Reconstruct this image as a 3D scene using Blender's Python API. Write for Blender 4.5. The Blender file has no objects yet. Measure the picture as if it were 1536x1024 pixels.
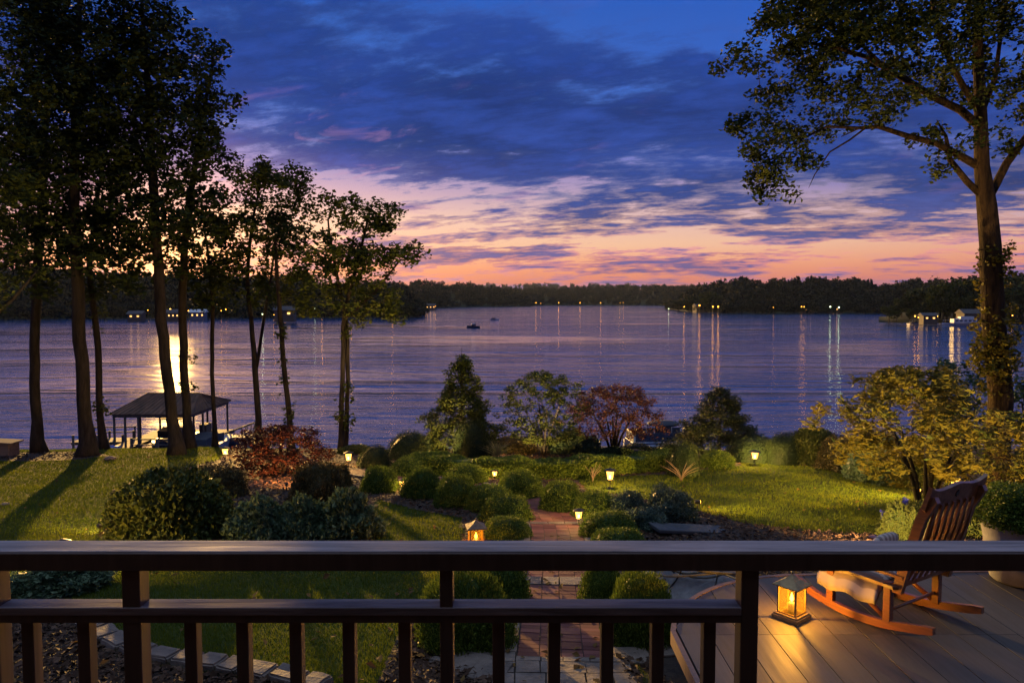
import bpy, bmesh, math, random
import numpy as np
from mathutils import Vector, Matrix, noise as mnoise

# ---------------------------------------------------------------- camera
EYE = 10.0                     # eye above the lake
F = 1110.0                     # focal length in photo pixels (1536 wide)
PITCH = math.radians(3.25)
scene = bpy.context.scene
COL = scene.collection
cam_d = bpy.data.cameras.new('camera'); cam = bpy.data.objects.new('camera', cam_d)
COL.objects.link(cam)
cam.location = (0, 0, EYE); cam.rotation_euler = (math.radians(90) - PITCH, 0, 0)
cam_d.sensor_width = 36; cam_d.lens = 36 * F / 1536
cam_d.clip_start = 0.1; cam_d.clip_end = 20000
scene.camera = cam
scene.view_settings.view_transform = 'Standard'
scene.view_settings.look = 'None'
scene.view_settings.gamma = 1
scene.view_settings.exposure = 0.9
try:
    scene.cycles.use_denoising = True
    scene.cycles.max_bounces = 6
    scene.cycles.transparent_max_bounces = 16
    scene.cycles.sample_clamp_indirect = 3
    scene.cycles.sample_clamp_direct = 4
    scene.cycles.caustics_reflective = False
    scene.cycles.caustics_refractive = False
except Exception:
    pass

# ---------------------------------------------------------------- sky
SUN_AZ = math.radians(-24.5); SUN_EL = math.radians(4.6)

def lin(r, g, b):
    f = lambda c: (c/255/12.92) if c/255 <= .04045 else ((c/255+.055)/1.055)**2.4
    return (f(r), f(g), f(b), 1)

class NT:
    """small helper for shader node trees"""
    def __init__(self, tree): self.t = tree; self.n = tree.nodes; self.l = tree.links
    def node(self, typ, **kw):
        nd = self.n.new(typ)
        for k, v in kw.items(): setattr(nd, k, v)
        return nd
    def put(self, sock, v):
        if isinstance(v, bpy.types.NodeSocket): self.l.new(v, sock)
        elif v is not None:
            sock.default_value = v
    def math(self, op, a, b=None, c=None, clamp=False):
        nd = self.node('ShaderNodeMath', operation=op); nd.use_clamp = clamp
        self.put(nd.inputs[0], a); self.put(nd.inputs[1], b)
        if c is not None: self.put(nd.inputs[2], c)
        return nd.outputs[0]
    def vmath(self, op, a, b=None):
        nd = self.node('ShaderNodeVectorMath', operation=op)
        self.put(nd.inputs[0], a)
        if b is not None: self.put(nd.inputs[1], b)
        return nd.outputs['Value'] if op in ('DOT_PRODUCT', 'LENGTH') else nd.outputs[0]
    def ramp(self, fac, stops, interp='LINEAR'):
        nd = self.node('ShaderNodeValToRGB'); cr = nd.color_ramp; cr.interpolation = interp
        while len(cr.elements) < len(stops): cr.elements.new(0.5)
        for e, (p, c) in zip(cr.elements, stops):
            e.position = p; e.color = c if len(c) == 4 else (*c, 1)
        self.put(nd.inputs[0], fac)
        return nd.outputs[0]
    def mix(self, fac, a, b, mode='MIX'):
        nd = self.node('ShaderNodeMix', data_type='RGBA', blend_type=mode); nd.clamp_factor = True
        self.put(nd.inputs[0], fac); self.put(nd.inputs[6], a); self.put(nd.inputs[7], b)
        return nd.outputs[2]
    def maprange(self, v, a, b, c=0., d=1., smooth=False):
        nd = self.node('ShaderNodeMapRange'); nd.clamp = True
        if smooth: nd.interpolation_type = 'SMOOTHSTEP'
        for i, x in enumerate((v, a, b, c, d)): self.put(nd.inputs[i], x)
        return nd.outputs[0]
    def noise(self, vec, scale, detail=4, rough=.5, dist=0., out='Fac'):
        nd = self.node('ShaderNodeTexNoise'); self.put(nd.inputs['Vector'], vec)
        self.put(nd.inputs['Scale'], scale); nd.inputs['Detail'].default_value = detail
        nd.inputs['Roughness'].default_value = rough; nd.inputs['Distortion'].default_value = dist
        return nd.outputs[out]
    def comb(self, x, y, z):
        nd = self.node('ShaderNodeCombineXYZ')
        for i, v in enumerate((x, y, z)): self.put(nd.inputs[i], v)
        return nd.outputs[0]

world = bpy.data.worlds.new('World'); scene.world = world; world.use_nodes = True
w = NT(world.node_tree)
for nd in list(w.n): w.n.remove(nd)
tc = w.node('ShaderNodeTexCoord'); D = tc.outputs['Generated']
sp = w.node('ShaderNodeSeparateXYZ'); w.l.new(D, sp.inputs[0])
X, Y, Z = sp.outputs
Zc = w.math('MAXIMUM', Z, 0.0)
zf = w.math('MULTIPLY', Zc, 2.0, clamp=True)
S3 = (math.sin(SUN_AZ)*math.cos(.03), math.cos(SUN_AZ)*math.cos(.03), math.sin(.03))
sd = w.math('MAXIMUM', w.vmath('DOT_PRODUCT', D, S3), 0.0)
side = w.maprange(sd, .45, .985)
def zs(*st): return [(z*2, lin(*c)) for z, c in st]
# clear air away from the sunset, and towards it (position = sine of the elevation)
away = w.ramp(zf, zs((0, (104, 80, 136)), (.012, (126, 88, 132)), (.028, (194, 114, 108)), (.05, (214, 146, 120)), (.075, (210, 162, 144)),
                     (.10, (180, 150, 168)), (.14, (78, 92, 168)), (.20, (54, 92, 180)), (.30, (38, 86, 182)), (.40, (34, 80, 174)), (.5, (36, 76, 162))))
near = w.ramp(zf, zs((0, (128, 88, 124)), (.010, (160, 98, 120)), (.022, (214, 122, 96)), (.042, (236, 154, 112)), (.07, (240, 190, 152)),
                     (.105, (234, 192, 170)), (.14, (192, 162, 180)), (.18, (128, 128, 188)), (.25, (66, 104, 186)), (.38, (40, 88, 176)), (.5, (38, 76, 160))))
clear = w.mix(side, away, near)
# cloud sheet seen in perspective
den = w.math('ADD', Zc, .15)
qx = w.math('DIVIDE', X, den); qy = w.math('DIVIDE', Y, den)
# streets of cloud run slightly across the view
q = w.comb(w.math('ADD', w.math('MULTIPLY', qx, 1.25), w.math('MULTIPLY', qy, -.25)),
           w.math('ADD', w.math('MULTIPLY', qy, 1.9), w.math('MULTIPLY', qx, .55)), 5.2)
n_big = w.noise(q, .62, 2, .5, .2)
n_fine = w.noise(q, 1.7, 12, .62, .25)
q2 = w.vmath('ADD', w.vmath('MULTIPLY', q, (1.0, 1.25, 1)), (3.1, 1.7, 4.0))
n_det = w.noise(q2, 4.6, 12, .66, .15)
dn = w.math('ADD', w.math('MULTIPLY', n_big, .30), w.math('ADD', w.math('MULTIPLY', n_fine, .42), w.math('MULTIPLY', n_det, .30)))
zz = w.math('MULTIPLY', w.math('ADD', Zc, w.math('MULTIPLY', X, .07)), 2.0, clamp=True)
thr = w.ramp(zz, [(0, (.47,)*3), (.05, (.494,)*3), (.09, (.500,)*3), (.16, (.506,)*3), (.22, (.510,)*3), (.28, (.485,)*3), (.34, (.43,)*3), (.5, (.40,)*3), (.7, (.42,)*3), (1, (.48,)*3)])
open_up = w.maprange(w.math('ADD', Zc, w.math('MULTIPLY', X, .22)), .31, .42, 0, .085, True)
dd = w.math('SUBTRACT', dn, w.math('ADD', thr, open_up))
edge = w.maprange(Zc, .10, .26, .028, .085)
cov = w.maprange(w.math('DIVIDE', w.math('ADD', dd, w.math('MULTIPLY', edge, .35)), edge), 0, 1, 0, 1, True)
ccol = w.ramp(zf, zs((0, (92, 74, 118)), (.04, (92, 78, 126)), (.08, (76, 78, 128)), (.13, (48, 66, 126)), (.18, (40, 64, 134)), (.28, (32, 60, 132)), (.37, (34, 66, 142)), (.5, (36, 66, 140))))
ccol_thin = w.ramp(zf, zs((0, (170, 104, 128)), (.05, (214, 134, 128)), (.10, (212, 168, 160)), (.135, (156, 142, 172)), (.16, (92, 106, 170)), (.22, (58, 88, 164)), (.30, (54, 90, 174)), (.5, (46, 80, 160))))
thick = w.maprange(dd, .0, .085, 0, 1, True)
cc = w.mix(thick, ccol_thin, ccol)
# mottling inside the cloud
mot = w.maprange(w.math('ADD', w.math('MULTIPLY', n_fine, .6), w.math('MULTIPLY', n_det, .4)), .40, .62, .58, 1.42)
mn = w.node('ShaderNodeVectorMath', operation='SCALE'); w.l.new(cc, mn.inputs[0]); w.l.new(mot, mn.inputs['Scale'])
sky = w.mix(cov, clear, mn.outputs[0])
# sunset light caught in wisps
wis = w.noise(w.vmath('ADD', q, (7.3, 2.1, 0)), 2.6, 8, .62, .6)
wm = w.math('MULTIPLY', w.maprange(wis, .56, .70, 0, 1, True), w.maprange(Zc, .30, .17, 0, .55))
sky = w.mix(w.math('MULTIPLY', wm, w.maprange(sd, .84, .99, .15, 1)), sky, lin(176, 128, 168))
# glow round the sun that has just reached the tree tops
gl = w.math('POWER', sd, 170.)
gl2 = w.math('POWER', sd, 1400.)
glow = w.node('ShaderNodeVectorMath', operation='SCALE'); glow.inputs[0].default_value = (1.0, .42, .13)
w.put(glow.inputs['Scale'], w.math('ADD', w.math('ADD', w.math('MULTIPLY', gl, .95), w.math('MULTIPLY', w.math('MULTIPLY', w.math('POWER', sd, 30.), .80), w.maprange(Zc, .20, .03, 0, 1))), w.math('MULTIPLY', gl2, 1.2)))
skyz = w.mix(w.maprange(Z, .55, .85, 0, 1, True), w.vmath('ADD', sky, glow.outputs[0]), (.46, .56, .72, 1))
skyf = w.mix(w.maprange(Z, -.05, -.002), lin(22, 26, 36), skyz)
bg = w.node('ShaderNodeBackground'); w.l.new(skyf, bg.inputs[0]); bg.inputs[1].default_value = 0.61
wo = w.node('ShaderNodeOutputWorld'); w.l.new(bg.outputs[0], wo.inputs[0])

# ---------------------------------------------------------------- sun, low over the far shore
sun_d = bpy.data.lights.new('sun', 'SUN'); sun = bpy.data.objects.new('sun', sun_d); COL.objects.link(sun)
sun_d.energy = 5.0; sun_d.angle = math.radians(.6); sun_d.color = (1.0, .56, .15)
sdir = Vector((math.sin(SUN_AZ)*math.cos(SUN_EL), math.cos(SUN_AZ)*math.cos(SUN_EL), math.sin(SUN_EL)))
sun.rotation_euler = sdir.to_track_quat('Z', 'Y').to_euler()
sun.location = (-40, 80, 40)

# ================================================================ helpers
rnd = random.Random(7)
PI = math.pi
_cp, _sp = math.cos(PITCH), math.sin(PITCH)

def ray(px, py):
    u = (px-768)/F; v = (512-py)/F
    d = Vector((u, _cp + v*_sp, -_sp + v*_cp))
    return d / d.y
def at(px, py, d):                       # real-world point seen at a pixel, d metres out
    r = ray(px, py); return Vector((r.x*d, d, EYE + r.z*d))
def on_z(px, py, z):
    r = ray(px, py); d = (z-EYE)/r.z; return Vector((r.x*d, d, z))
def gz(x, y):                            # the garden: a gentle fall, then the bank to the lake
    base = 7.5 - .1*y + .035*math.sin(x*.55+1)*math.sin(y*.6) + .02*math.sin(x*1.7)*math.cos(y*1.3)
    t = y - 23.6
    if t > 0: base -= .06*t*t if t < 13 else .06*169 + 1.5*(t-13)*.2
    return max(base, -3.0)
def gz_np(x, y):
    base = 7.5 - .1*y + .035*np.sin(x*.55+1)*np.sin(y*.6) + .02*np.sin(x*1.7)*np.cos(y*1.3)
    t = np.maximum(y - 23.6, 0)
    base = base - np.where(t < 13, .06*t*t, .06*169 + .3*(t-13))
    return np.maximum(base, -3.0)
def on_g(px, py, dz=0.):
    r = ray(px, py); d = 2.5/(-r.z-.1)
    if d < 0 or d > 23.6: d = 24.2
    return Vector((r.x*d, d, gz(r.x*d, d)+dz))

def tag(o, label=None, cat=None, group=None, kind=None):
    if label: o['label'] = label
    if cat: o['category'] = cat
    if group: o['group'] = group
    if kind: o['kind'] = kind
    return o
def thing(name, label, cat, loc=(0, 0, 0), rz=0., group=None):
    o = bpy.data.objects.new(name, None); COL.objects.link(o)
    o.empty_display_size = .2; o.location = loc; o.rotation_euler = (0, 0, rz)
    return tag(o, label, cat, group)
def obj(name, me, mat=None, parent=None, loc=(0, 0, 0), rz=0.):
    o = bpy.data.objects.new(name, me); COL.objects.link(o)
    if mat is not None:
        for m in (mat if isinstance(mat, (list, tuple)) else [mat]): me.materials.append(m)
    o.location = loc; o.rotation_euler = (0, 0, rz)
    if parent is not None: o.parent = parent
    return o
def dup(o, parent=None, loc=None, rz=None, scale=None, label=None, group=None):
    c = o.copy(); COL.objects.link(c)
    if parent is not None: c.parent = parent
    if loc is not None: c.location = loc
    if rz is not None: c.rotation_euler = (0, 0, rz)
    if scale is not None: c.scale = scale if hasattr(scale, '__len__') else (scale,)*3
    if label: c['label'] = label
    if group: c['group'] = group
    for ch in list(o.children): dup(ch, c)
    return c

def np_mesh(name, V, Fc, attr=None, smooth=False, mats=None):
    """V (n,3); Fc (m,k) equal-sided faces, fast"""
    me = bpy.data.meshes.new(name)
    V = np.ascontiguousarray(V, dtype=np.float32); Fc = np.ascontiguousarray(Fc, dtype=np.int32)
    m, k = Fc.shape
    me.vertices.add(len(V)); me.vertices.foreach_set('co', V.ravel())
    me.loops.add(m*k); me.loops.foreach_set('vertex_index', Fc.ravel())
    me.polygons.add(m); me.polygons.foreach_set('loop_start', np.arange(0, m*k, k, dtype=np.int32))
    if mats is not None: me.polygons.foreach_set('material_index', np.ascontiguousarray(mats, dtype=np.int32))
    me.update(calc_edges=True)
    me.polygons.foreach_set('use_smooth', np.full(m, smooth, dtype=bool))
    if attr is not None:
        a = me.attributes.new('lv', 'FLOAT', 'POINT'); a.data.foreach_set('value', np.ascontiguousarray(attr, dtype=np.float32))
    return me

class MB:
    """collects simple shapes into ONE mesh"""
    def __init__(self): self.v = []; self.f = []; self.m = []; self.mi = 0; self.sm = []; self.smooth = False
    def add(self, vs, fs):
        b = len(self.v); self.v += [tuple(p) for p in vs]
        for f in fs: self.f.append(tuple(b+i for i in f)); self.m.append(self.mi); self.sm.append(self.smooth)
        return self
    def box(self, c, s, R=None, bev=0.):
        hx, hy, hz = s[0]/2, s[1]/2, s[2]/2
        if bev <= 0:
            vs = [Vector((x, y, z)) for z in (-hz, hz) for x, y in ((-hx, -hy), (hx, -hy), (hx, hy), (-hx, hy))]
            fs = [(3, 2, 1, 0), (4, 5, 6, 7), (0, 1, 5, 4), (1, 2, 6, 5), (2, 3, 7, 6), (3, 0, 4, 7)]
        else:
            bm = bmesh.new(); bmesh.ops.create_cube(bm, size=1)
            for v in bm.verts: v.co = Vector((v.co.x*s[0], v.co.y*s[1], v.co.z*s[2]))
            bmesh.ops.bevel(bm, geom=bm.edges[:], offset=min(bev, .45*min(s)), segments=2, affect='EDGES', profile=.5)
            bm.verts.index_update(); vs = [v.co.copy() for v in bm.verts]; fs = [[v.index for v in f.verts] for f in bm.faces]; bm.free()
        if R is not None: vs = [R @ p for p in vs]
        c = Vector(c); return self.add([p + c for p in vs], fs)
    def bar(self, a, b, wd, th, up=(0, 0, 1), bev=0.):
        """box from a to b; wd across, th along 'up'"""
        a, b = Vector(a), Vector(b); y = (b-a); L = y.length; y.normalize()
        u = Vector(up); x = y.cross(u)
        if x.length < 1e-4: x = y.cross(Vector((1, 0, 0)))
        x.normalize(); z = x.cross(y)
        R = Matrix((x, y, z)).transposed()
        return self.box((a+b)/2, (wd, L, th), R, bev)
    def tube(self, pts, rad, n=8, cap=True):
        pts = [Vector(p) for p in pts]
        if not hasattr(rad, '__len__'): rad = [rad]*len(pts)
        vs, fs = [], []
        prev = None
        for i, p in enumerate(pts):
            t = (pts[min(i+1, len(pts)-1)] - pts[max(i-1, 0)])
            if t.length < 1e-7: t = Vector((0, 0, 1))
            t.normalize()
            if prev is None:
                x = t.orthogonal().normalized()
            else:
                x = prev - t*prev.dot(t)
                x = x.normalized() if x.length > 1e-5 else t.orthogonal().normalized()
            prev = x; y = t.cross(x)
            for k in range(n):
                a = 2*PI*k/n; vs.append(p + (x*math.cos(a)+y*math.sin(a))*rad[i])
        for i in range(len(pts)-1):
            for k in range(n):
                k2 = (k+1) % n; fs.append((i*n+k, i*n+k2, (i+1)*n+k2, (i+1)*n+k))
        if cap: fs.append(tuple(reversed(range(n)))); fs.append(tuple((len(pts)-1)*n+k for k in range(n)))
        return self.add(vs, fs)
    def lathe(self, prof, n=20, c=(0, 0, 0), cap=True):
        c = Vector(c); vs = []; fs = []
        for r, z in prof:
            for k in range(n): a = 2*PI*k/n; vs.append(c+Vector((r*math.cos(a), r*math.sin(a), z)))
        for i in range(len(prof)-1):
            for k in range(n): k2 = (k+1) % n; fs.append((i*n+k, i*n+k2, (i+1)*n+k2, (i+1)*n+k))
        if cap: fs.append(tuple(reversed(range(n)))); fs.append(tuple((len(prof)-1)*n+k for k in range(n)))
        return self.add(vs, fs)
    def prism(self, poly, z0, z1):
        n = len(poly); vs = [(p[0], p[1], z0) for p in poly]+[(p[0], p[1], z1) for p in poly]
        fs = [tuple(reversed(range(n))), tuple(range(n, 2*n))]+[(i, (i+1) % n, n+(i+1) % n, n+i) for i in range(n)]
        return self.add(vs, fs)
    def prismM(self, poly, th, M):
        """outline in local xz, thickness along local y, placed by matrix M"""
        n = len(poly); vs = [M @ Vector((p[0], -th/2, p[1])) for p in poly]+[M @ Vector((p[0], th/2, p[1])) for p in poly]
        fs = [tuple(range(n)), tuple(reversed(range(n, 2*n)))]+[((i+1) % n, i, n+i, n+(i+1) % n) for i in range(n)]
        return self.add(vs, fs)
    def sphere(self, c, r, n=8, m=6, sc=(1, 1, 1)):
        prof = [(math.sin(PI*j/m), -math.cos(PI*j/m)) for j in range(m+1)]
        c = Vector(c); vs = []; fs = []
        for rr, z in prof:
            rr = max(rr, 1e-3)
            for k in range(n): a = 2*PI*k/n; vs.append(c+Vector((rr*math.cos(a)*r*sc[0], rr*math.sin(a)*r*sc[1], z*r*sc[2])))
        for i in range(m):
            for k in range(n): k2 = (k+1) % n; fs.append((i*n+k, i*n+k2, (i+1)*n+k2, (i+1)*n+k))
        return self.add(vs, fs)
    def mesh(self, name='m'):
        me = bpy.data.meshes.new(name); me.from_pydata(self.v, [], self.f); me.update()
        me.polygons.foreach_set('material_index', self.m); me.polygons.foreach_set('use_smooth', self.sm)
        return me
    def build(self, name, mat, parent=None, loc=(0, 0, 0), rz=0.):
        return obj(name, self.mesh(name), mat, parent, loc, rz)

def inside(poly, x, y):
    x = np.asarray(x); y = np.asarray(y); r = np.zeros(x.shape, bool); n = len(poly); j = n-1
    for i in range(n):
        xi, yi = poly[i][0], poly[i][1]; xj, yj = poly[j][0], poly[j][1]
        c = ((yi > y) != (yj > y)) & (x < (xj-xi)*(y-yi)/((yj-yi) or 1e-9)+xi)
        r ^= c; j = i
    return r

# ================================================================ materials
def new_mat(name):
    m = bpy.data.materials.new(name); m.use_nodes = True
    t = NT(m.node_tree)
    b = next(n for n in t.n if n.type == 'BSDF_PRINCIPLED'); out = next(n for n in t.n if n.type == 'OUTPUT_MATERIAL')
    return m, t, b, out
def objco(t):
    return t.node('ShaderNodeTexCoord').outputs['Object']
def wpos(t):
    return t.node('ShaderNodeNewGeometry').outputs['Position']
def bump(t, b, h, strength=.3, dist=.01):
    nd = t.node('ShaderNodeBump'); nd.inputs['Strength'].default_value = strength; nd.inputs['Distance'].default_value = dist
    t.l.new(h, nd.inputs['Height']); t.l.new(nd.outputs[0], b.inputs['Normal']); return nd
def mat_simple(name, c1, c2=None, scale=8., rough=.6, metal=0., bmp=.2, bd=.005, stretch=(1, 1, 1), spec=.5):
    m, t, b, o = new_mat(name)
    co = t.vmath('MULTIPLY', objco(t), stretch)
    n1 = t.noise(co, scale, 6, .6)
    c2 = c2 or tuple(v*.6 for v in c1)
    t.l.new(t.ramp(n1, [(.32, c2), (.68, c1)]), b.inputs['Base Color'])
    b.inputs['Roughness'].default_value = rough; b.inputs['Metallic'].default_value = metal
    b.inputs['Specular IOR Level'].default_value = spec
    t.put(b.inputs['Roughness'], t.maprange(t.noise(co, scale*2.3, 4, .6), .3, .7, max(rough-.12, .03), min(rough+.15, 1)))
    if bmp: bump(t, b, t.noise(co, scale*3, 6, .65), bmp, bd)
    return m
def mat_leaf(name, c_dark, c_light, trans=.25, rough=.5, lo=0., hi=1.):
    """leaf: every leaf gets its own tone from the 'lv' value stored on it"""
    m, t, b, o = new_mat(name)
    a = t.node('ShaderNodeAttribute', attribute_name='lv').outputs['Fac']
    g = t.noise(wpos(t), .9, 3, .6)
    f = t.math('ADD', t.math('MULTIPLY', a, .75), t.math('MULTIPLY', t.math('SUBTRACT', g, .5), .9), clamp=True)
    c = t.ramp(f, [(lo, c_dark), (.6, tuple(x*.55+y*.45 for x, y in zip(c_dark, c_light))), (hi, c_light)])
    t.l.new(c, b.inputs['Base Color']); b.inputs['Roughness'].default_value = rough
    b.inputs['Specular IOR Level'].default_value = .12
    tr = t.node('ShaderNodeBsdfTranslucent'); t.l.new(c, tr.inputs[0])
    ms = t.node('ShaderNodeMixShader'); ms.inputs[0].default_value = trans
    t.l.new(b.outputs[0], ms.inputs[1]); t.l.new(tr.outputs[0], ms.inputs[2]); t.l.new(ms.outputs[0], o.inputs[0])
    return m
def mat_emit(name, col, strength):
    m, t, b, o = new_mat(name); t.n.remove(b)
    e = t.node('ShaderNodeEmission'); e.inputs[0].default_value = (*col, 1); e.inputs[1].default_value = strength
    t.l.new(e.outputs[0], o.inputs[0]); return m
def mat_wood(name, c1, c2, axis='x', scale=3., rough=.5, bmp=.25, coat=0.):
    m, t, b, o = new_mat(name)
    st = {'x': (.12, 1.6, 1.6), 'y': (1.6, .12, 1.6), 'z': (1.6, 1.6, .12)}[axis]
    co = t.vmath('MULTIPLY', objco(t), st)
    n1 = t.noise(co, scale*4, 8, .65, .6); n2 = t.noise(objco(t), 1.3, 3, .5)
    f = t.math('ADD', t.math('MULTIPLY', n1, .75), t.math('MULTIPLY', n2, .25))
    t.l.new(t.ramp(f, [(.34, c2), (.66, c1)]), b.inputs['Base Color'])
    t.put(b.inputs['Roughness'], t.maprange(n1, .3, .7, rough+.12, rough-.1))
    bump(t, b, n1, bmp, .003); b.inputs['Coat Weight'].default_value = coat; b.inputs['Coat Roughness'].default_value = .25
    return m

M = {}
M['bark'] = mat_simple('bark', (.030, .026, .023), (.007, .006, .005), 9, .95, 0, 1., .05, (1, 1, .22), .2)
M['bark_pale'] = mat_simple('bark_pale', (.070, .046, .022), (.008, .006, .005), 7, .95, 0, 1., .09, (1, 1, .22), .1)
M['leaf_oak'] = mat_leaf('leaf_oak', (.008, .018, .006), (.042, .060, .014), .0, .8)
M['leaf_far'] = mat_leaf('leaf_far', (.006, .010, .007), (.030, .038, .018), .0, .9)
M['leaf_maple'] = mat_leaf('leaf_maple', (.014, .028, .006), (.085, .10, .016), .10, .8)
M['leaf_red'] = mat_leaf('leaf_red', (.014, .005, .005), (.085, .026, .013), .3)
M['leaf_red_pale'] = mat_leaf('leaf_red_pale', (.024, .009, .010), (.17, .07, .045), .3)
M['leaf_gold'] = mat_leaf('leaf_gold', (.022, .034, .006), (.32, .25, .028), .28)
M['leaf_box'] = mat_leaf('leaf_box', (.03, .060, .010), (.25, .32, .045), .28)
M['leaf_dark'] = mat_leaf('leaf_dark', (.010, .020, .008), (.038, .055, .018), .12)
M['leaf_perennial'] = mat_leaf('leaf_perennial', (.03, .06, .03), (.17, .23, .13), .15, .4)
M['leaf_broad'] = mat_leaf('leaf_broad', (.022, .038, .010), (.14, .15, .03), .15, .38)
M['leaf_silver'] = mat_leaf('leaf_silver', (.03, .055, .04), (.13, .18, .14), .15)
M['leaf_azalea'] = mat_leaf('leaf_azalea', (.026, .026, .010), (.17, .13, .045), .2)
M['leaf_conifer'] = mat_leaf('leaf_conifer', (.008, .016, .006), (.045, .05, .014), .1)
M['leaf_bluegreen'] = mat_leaf('leaf_bluegreen', (.010, .030, .020), (.04, .09, .055), .2)
M['petal_blue'] = mat_leaf('petal_blue', (.04, .05, .35), (.16, .18, .75), .3)
M['grass'] = mat_leaf('grass_blades', (.046, .078, .008), (.225, .245, .016), .5, .7)
M['rail'] = mat_wood('rail_wood', (.42, .34, .36), (.14, .115, .125), 'x', 5, .7, .9)
M['rail_side'] = mat_wood('baluster_wood', (.16, .10, .08), (.08, .05, .042), 'z', 3, .55, .3)
M['chair'] = mat_wood('chair_wood', (.27, .10, .038), (.09, .030, .012), 'y', 3, .35, .2, .35)
M['dark_metal'] = mat_simple('dark_metal', (.05, .04, .032), (.02, .016, .014), 20, .45, .7, .2, .002)
M['copper'] = mat_simple('aged_copper', (.22, .13, .07), (.10, .06, .04), 14, .7, .2, .3, .002)
M['brass'] = mat_simple('lantern_metal', (.34, .24, .11), (.16, .11, .05), 14, .5, .3, .2, .002)
M['stone'] = mat_simple('stone', (.19, .15, .125), (.07, .055, .048), 5, .85, 0, .8, .02)
M['concrete'] = mat_simple('concrete', (.27, .26, .255), (.16, .155, .15), 6, .8, 0, .4, .006)
M['white_paint'] = mat_simple('white_paint', (.62, .62, .62), (.4, .4, .4), 5, .5, 0, .1)
M['black_plastic'] = mat_simple('black_plastic', (.02, .02, .022), (.01, .01, .011), 8, .45, 0, .1)
M['grey_cloth'] = mat_simple('grey_tarp', (.20, .20, .22), (.09, .09, .10), 7, .6, 0, .5, .01)
M['hose'] = mat_simple('hose_rubber', (.11, .115, .10), (.05, .05, .045), 20, .5, 0, .1)
M['blue'] = mat_simple('blue_tarp', (.015, .10, .55), (.01, .05, .3), 6, .5, 0, .4, .01)
M['dock_wood'] = mat_wood('dock_wood', (.16, .12, .09), (.06, .045, .035), 'x', 2, .75, .4)
M['roof_metal'] = mat_simple('boathouse_roof', (.17, .085, .05), (.05, .03, .02), 2.5, .8, 0, .3, .01, (1, .2, 1), .2)
M['hull_white'] = mat_simple('hull_white', (.5, .52, .55), (.3, .32, .35), 3, .3, 0, 0)
M['hull_dark'] = mat_simple('hull_dark', (.05, .06, .09), (.02, .025, .04), 3, .3, 0, 0)
M['canvas_dark'] = mat_simple('canvas_dark', (.03, .035, .05), (.015, .018, .025), 6, .8, 0, .2)
M['wall_dark'] = mat_simple('house_wall', (.09, .065, .05), (.045, .035, .026), 3, .8, 0, .1)
M['wall_pale'] = mat_simple('house_wall_pale', (.11, .12, .15), (.10, .10, .13), 3, .8, 0, .1)
M['roof_dark'] = mat_simple('house_roof', (.07, .065, .07), (.035, .033, .035), 4, .85, 0, .3)
M['soil'] = mat_simple('soil', (.045, .03, .02), (.015, .01, .008), 12, .95, 0, .9, .02)
M['mulch'] = mat_leaf('mulch_chips', (.03, .016, .010), (.16, .10, .07), .0, .85)
M['dead_leaf'] = mat_leaf('dead_leaf', (.06, .030, .012), (.26, .17, .05), .15, .8)
M['brick'] = mat_leaf('path_brick', (.09, .034, .030), (.24, .095, .080), .0, .75)
M['wick'] = M['black_plastic']
# lamps (they give off light)
M['bulb_warm'] = mat_emit('bulb_warm', (1.0, .42, .04), 520)
M['flame'] = mat_emit('candle_flame', (1.0, .56, .11), 420)
M['lamp_far'] = mat_emit('far_lamp_warm', (1.0, .40, .035), 32)
M['lamp_far_white'] = mat_emit('far_lamp_white', (1.0, .46, .06), 90)
M['lamp_far_green'] = mat_emit('far_lamp_green', (.80, 1.0, .55), 12)
M['window_lit'] = mat_emit('lit_window', (1.0, .50, .14), 1.3)
def mat_pane(name):
    m, t, b, o = new_mat(name)
    b.inputs['Base Color'].default_value = (.9, .72, .35, 1); b.inputs['Roughness'].default_value = .35
    tr = t.node('ShaderNodeBsdfTransparent'); tr.inputs[0].default_value = (1, .86, .55, 1)
    tl = t.node('ShaderNodeBsdfTranslucent'); tl.inputs[0].default_value = (.95, .72, .30, 1)
    m1 = t.node('ShaderNodeMixShader'); m1.inputs[0].default_value = .35
    t.l.new(tl.outputs[0], m1.inputs[1]); t.l.new(b.outputs[0], m1.inputs[2])
    m2 = t.node('ShaderNodeMixShader'); m2.inputs[0].default_value = .975
    t.l.new(m1.outputs[0], m2.inputs[1]); t.l.new(tr.outputs[0], m2.inputs[2]); t.l.new(m2.outputs[0], o.inputs[0])
    return m
M['pane'] = mat_pane('frosted_pane')
def mat_globe(name, col, k):
    m, t, b, o = new_mat(name); t.n.remove(b)
    e = t.node('ShaderNodeEmission'); e.inputs[0].default_value = (*col, 1); e.inputs[1].default_value = k
    tr = t.node('ShaderNodeBsdfTransparent'); a = t.node('ShaderNodeAddShader'); t.l.new(e.outputs[0], a.inputs[0]); t.l.new(tr.outputs[0], a.inputs[1]); t.l.new(a.outputs[0], o.inputs[0]); return m
M['globe'] = mat_globe('glowing_glass', (1.0, .44, .06), 1.7)
def mat_fabric():
    m, t, b, o = new_mat('cushion_fabric')
    sx = t.node('ShaderNodeSeparateXYZ'); t.l.new(objco(t), sx.inputs[0])
    wv = t.math('SINE', t.math('MULTIPLY', sx.outputs[0], 125.))
    f = t.maprange(wv, -.3, .5, 0, 1, True)
    t.l.new(t.mix(f, (.20, .17, .165, 1), (.46, .41, .38, 1)), b.inputs['Base Color'])
    b.inputs['Roughness'].default_value = .9
    bump(t, b, t.noise(objco(t), 160, 2, .5), .3, .002); return m
M['fabric'] = mat_fabric()
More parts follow.
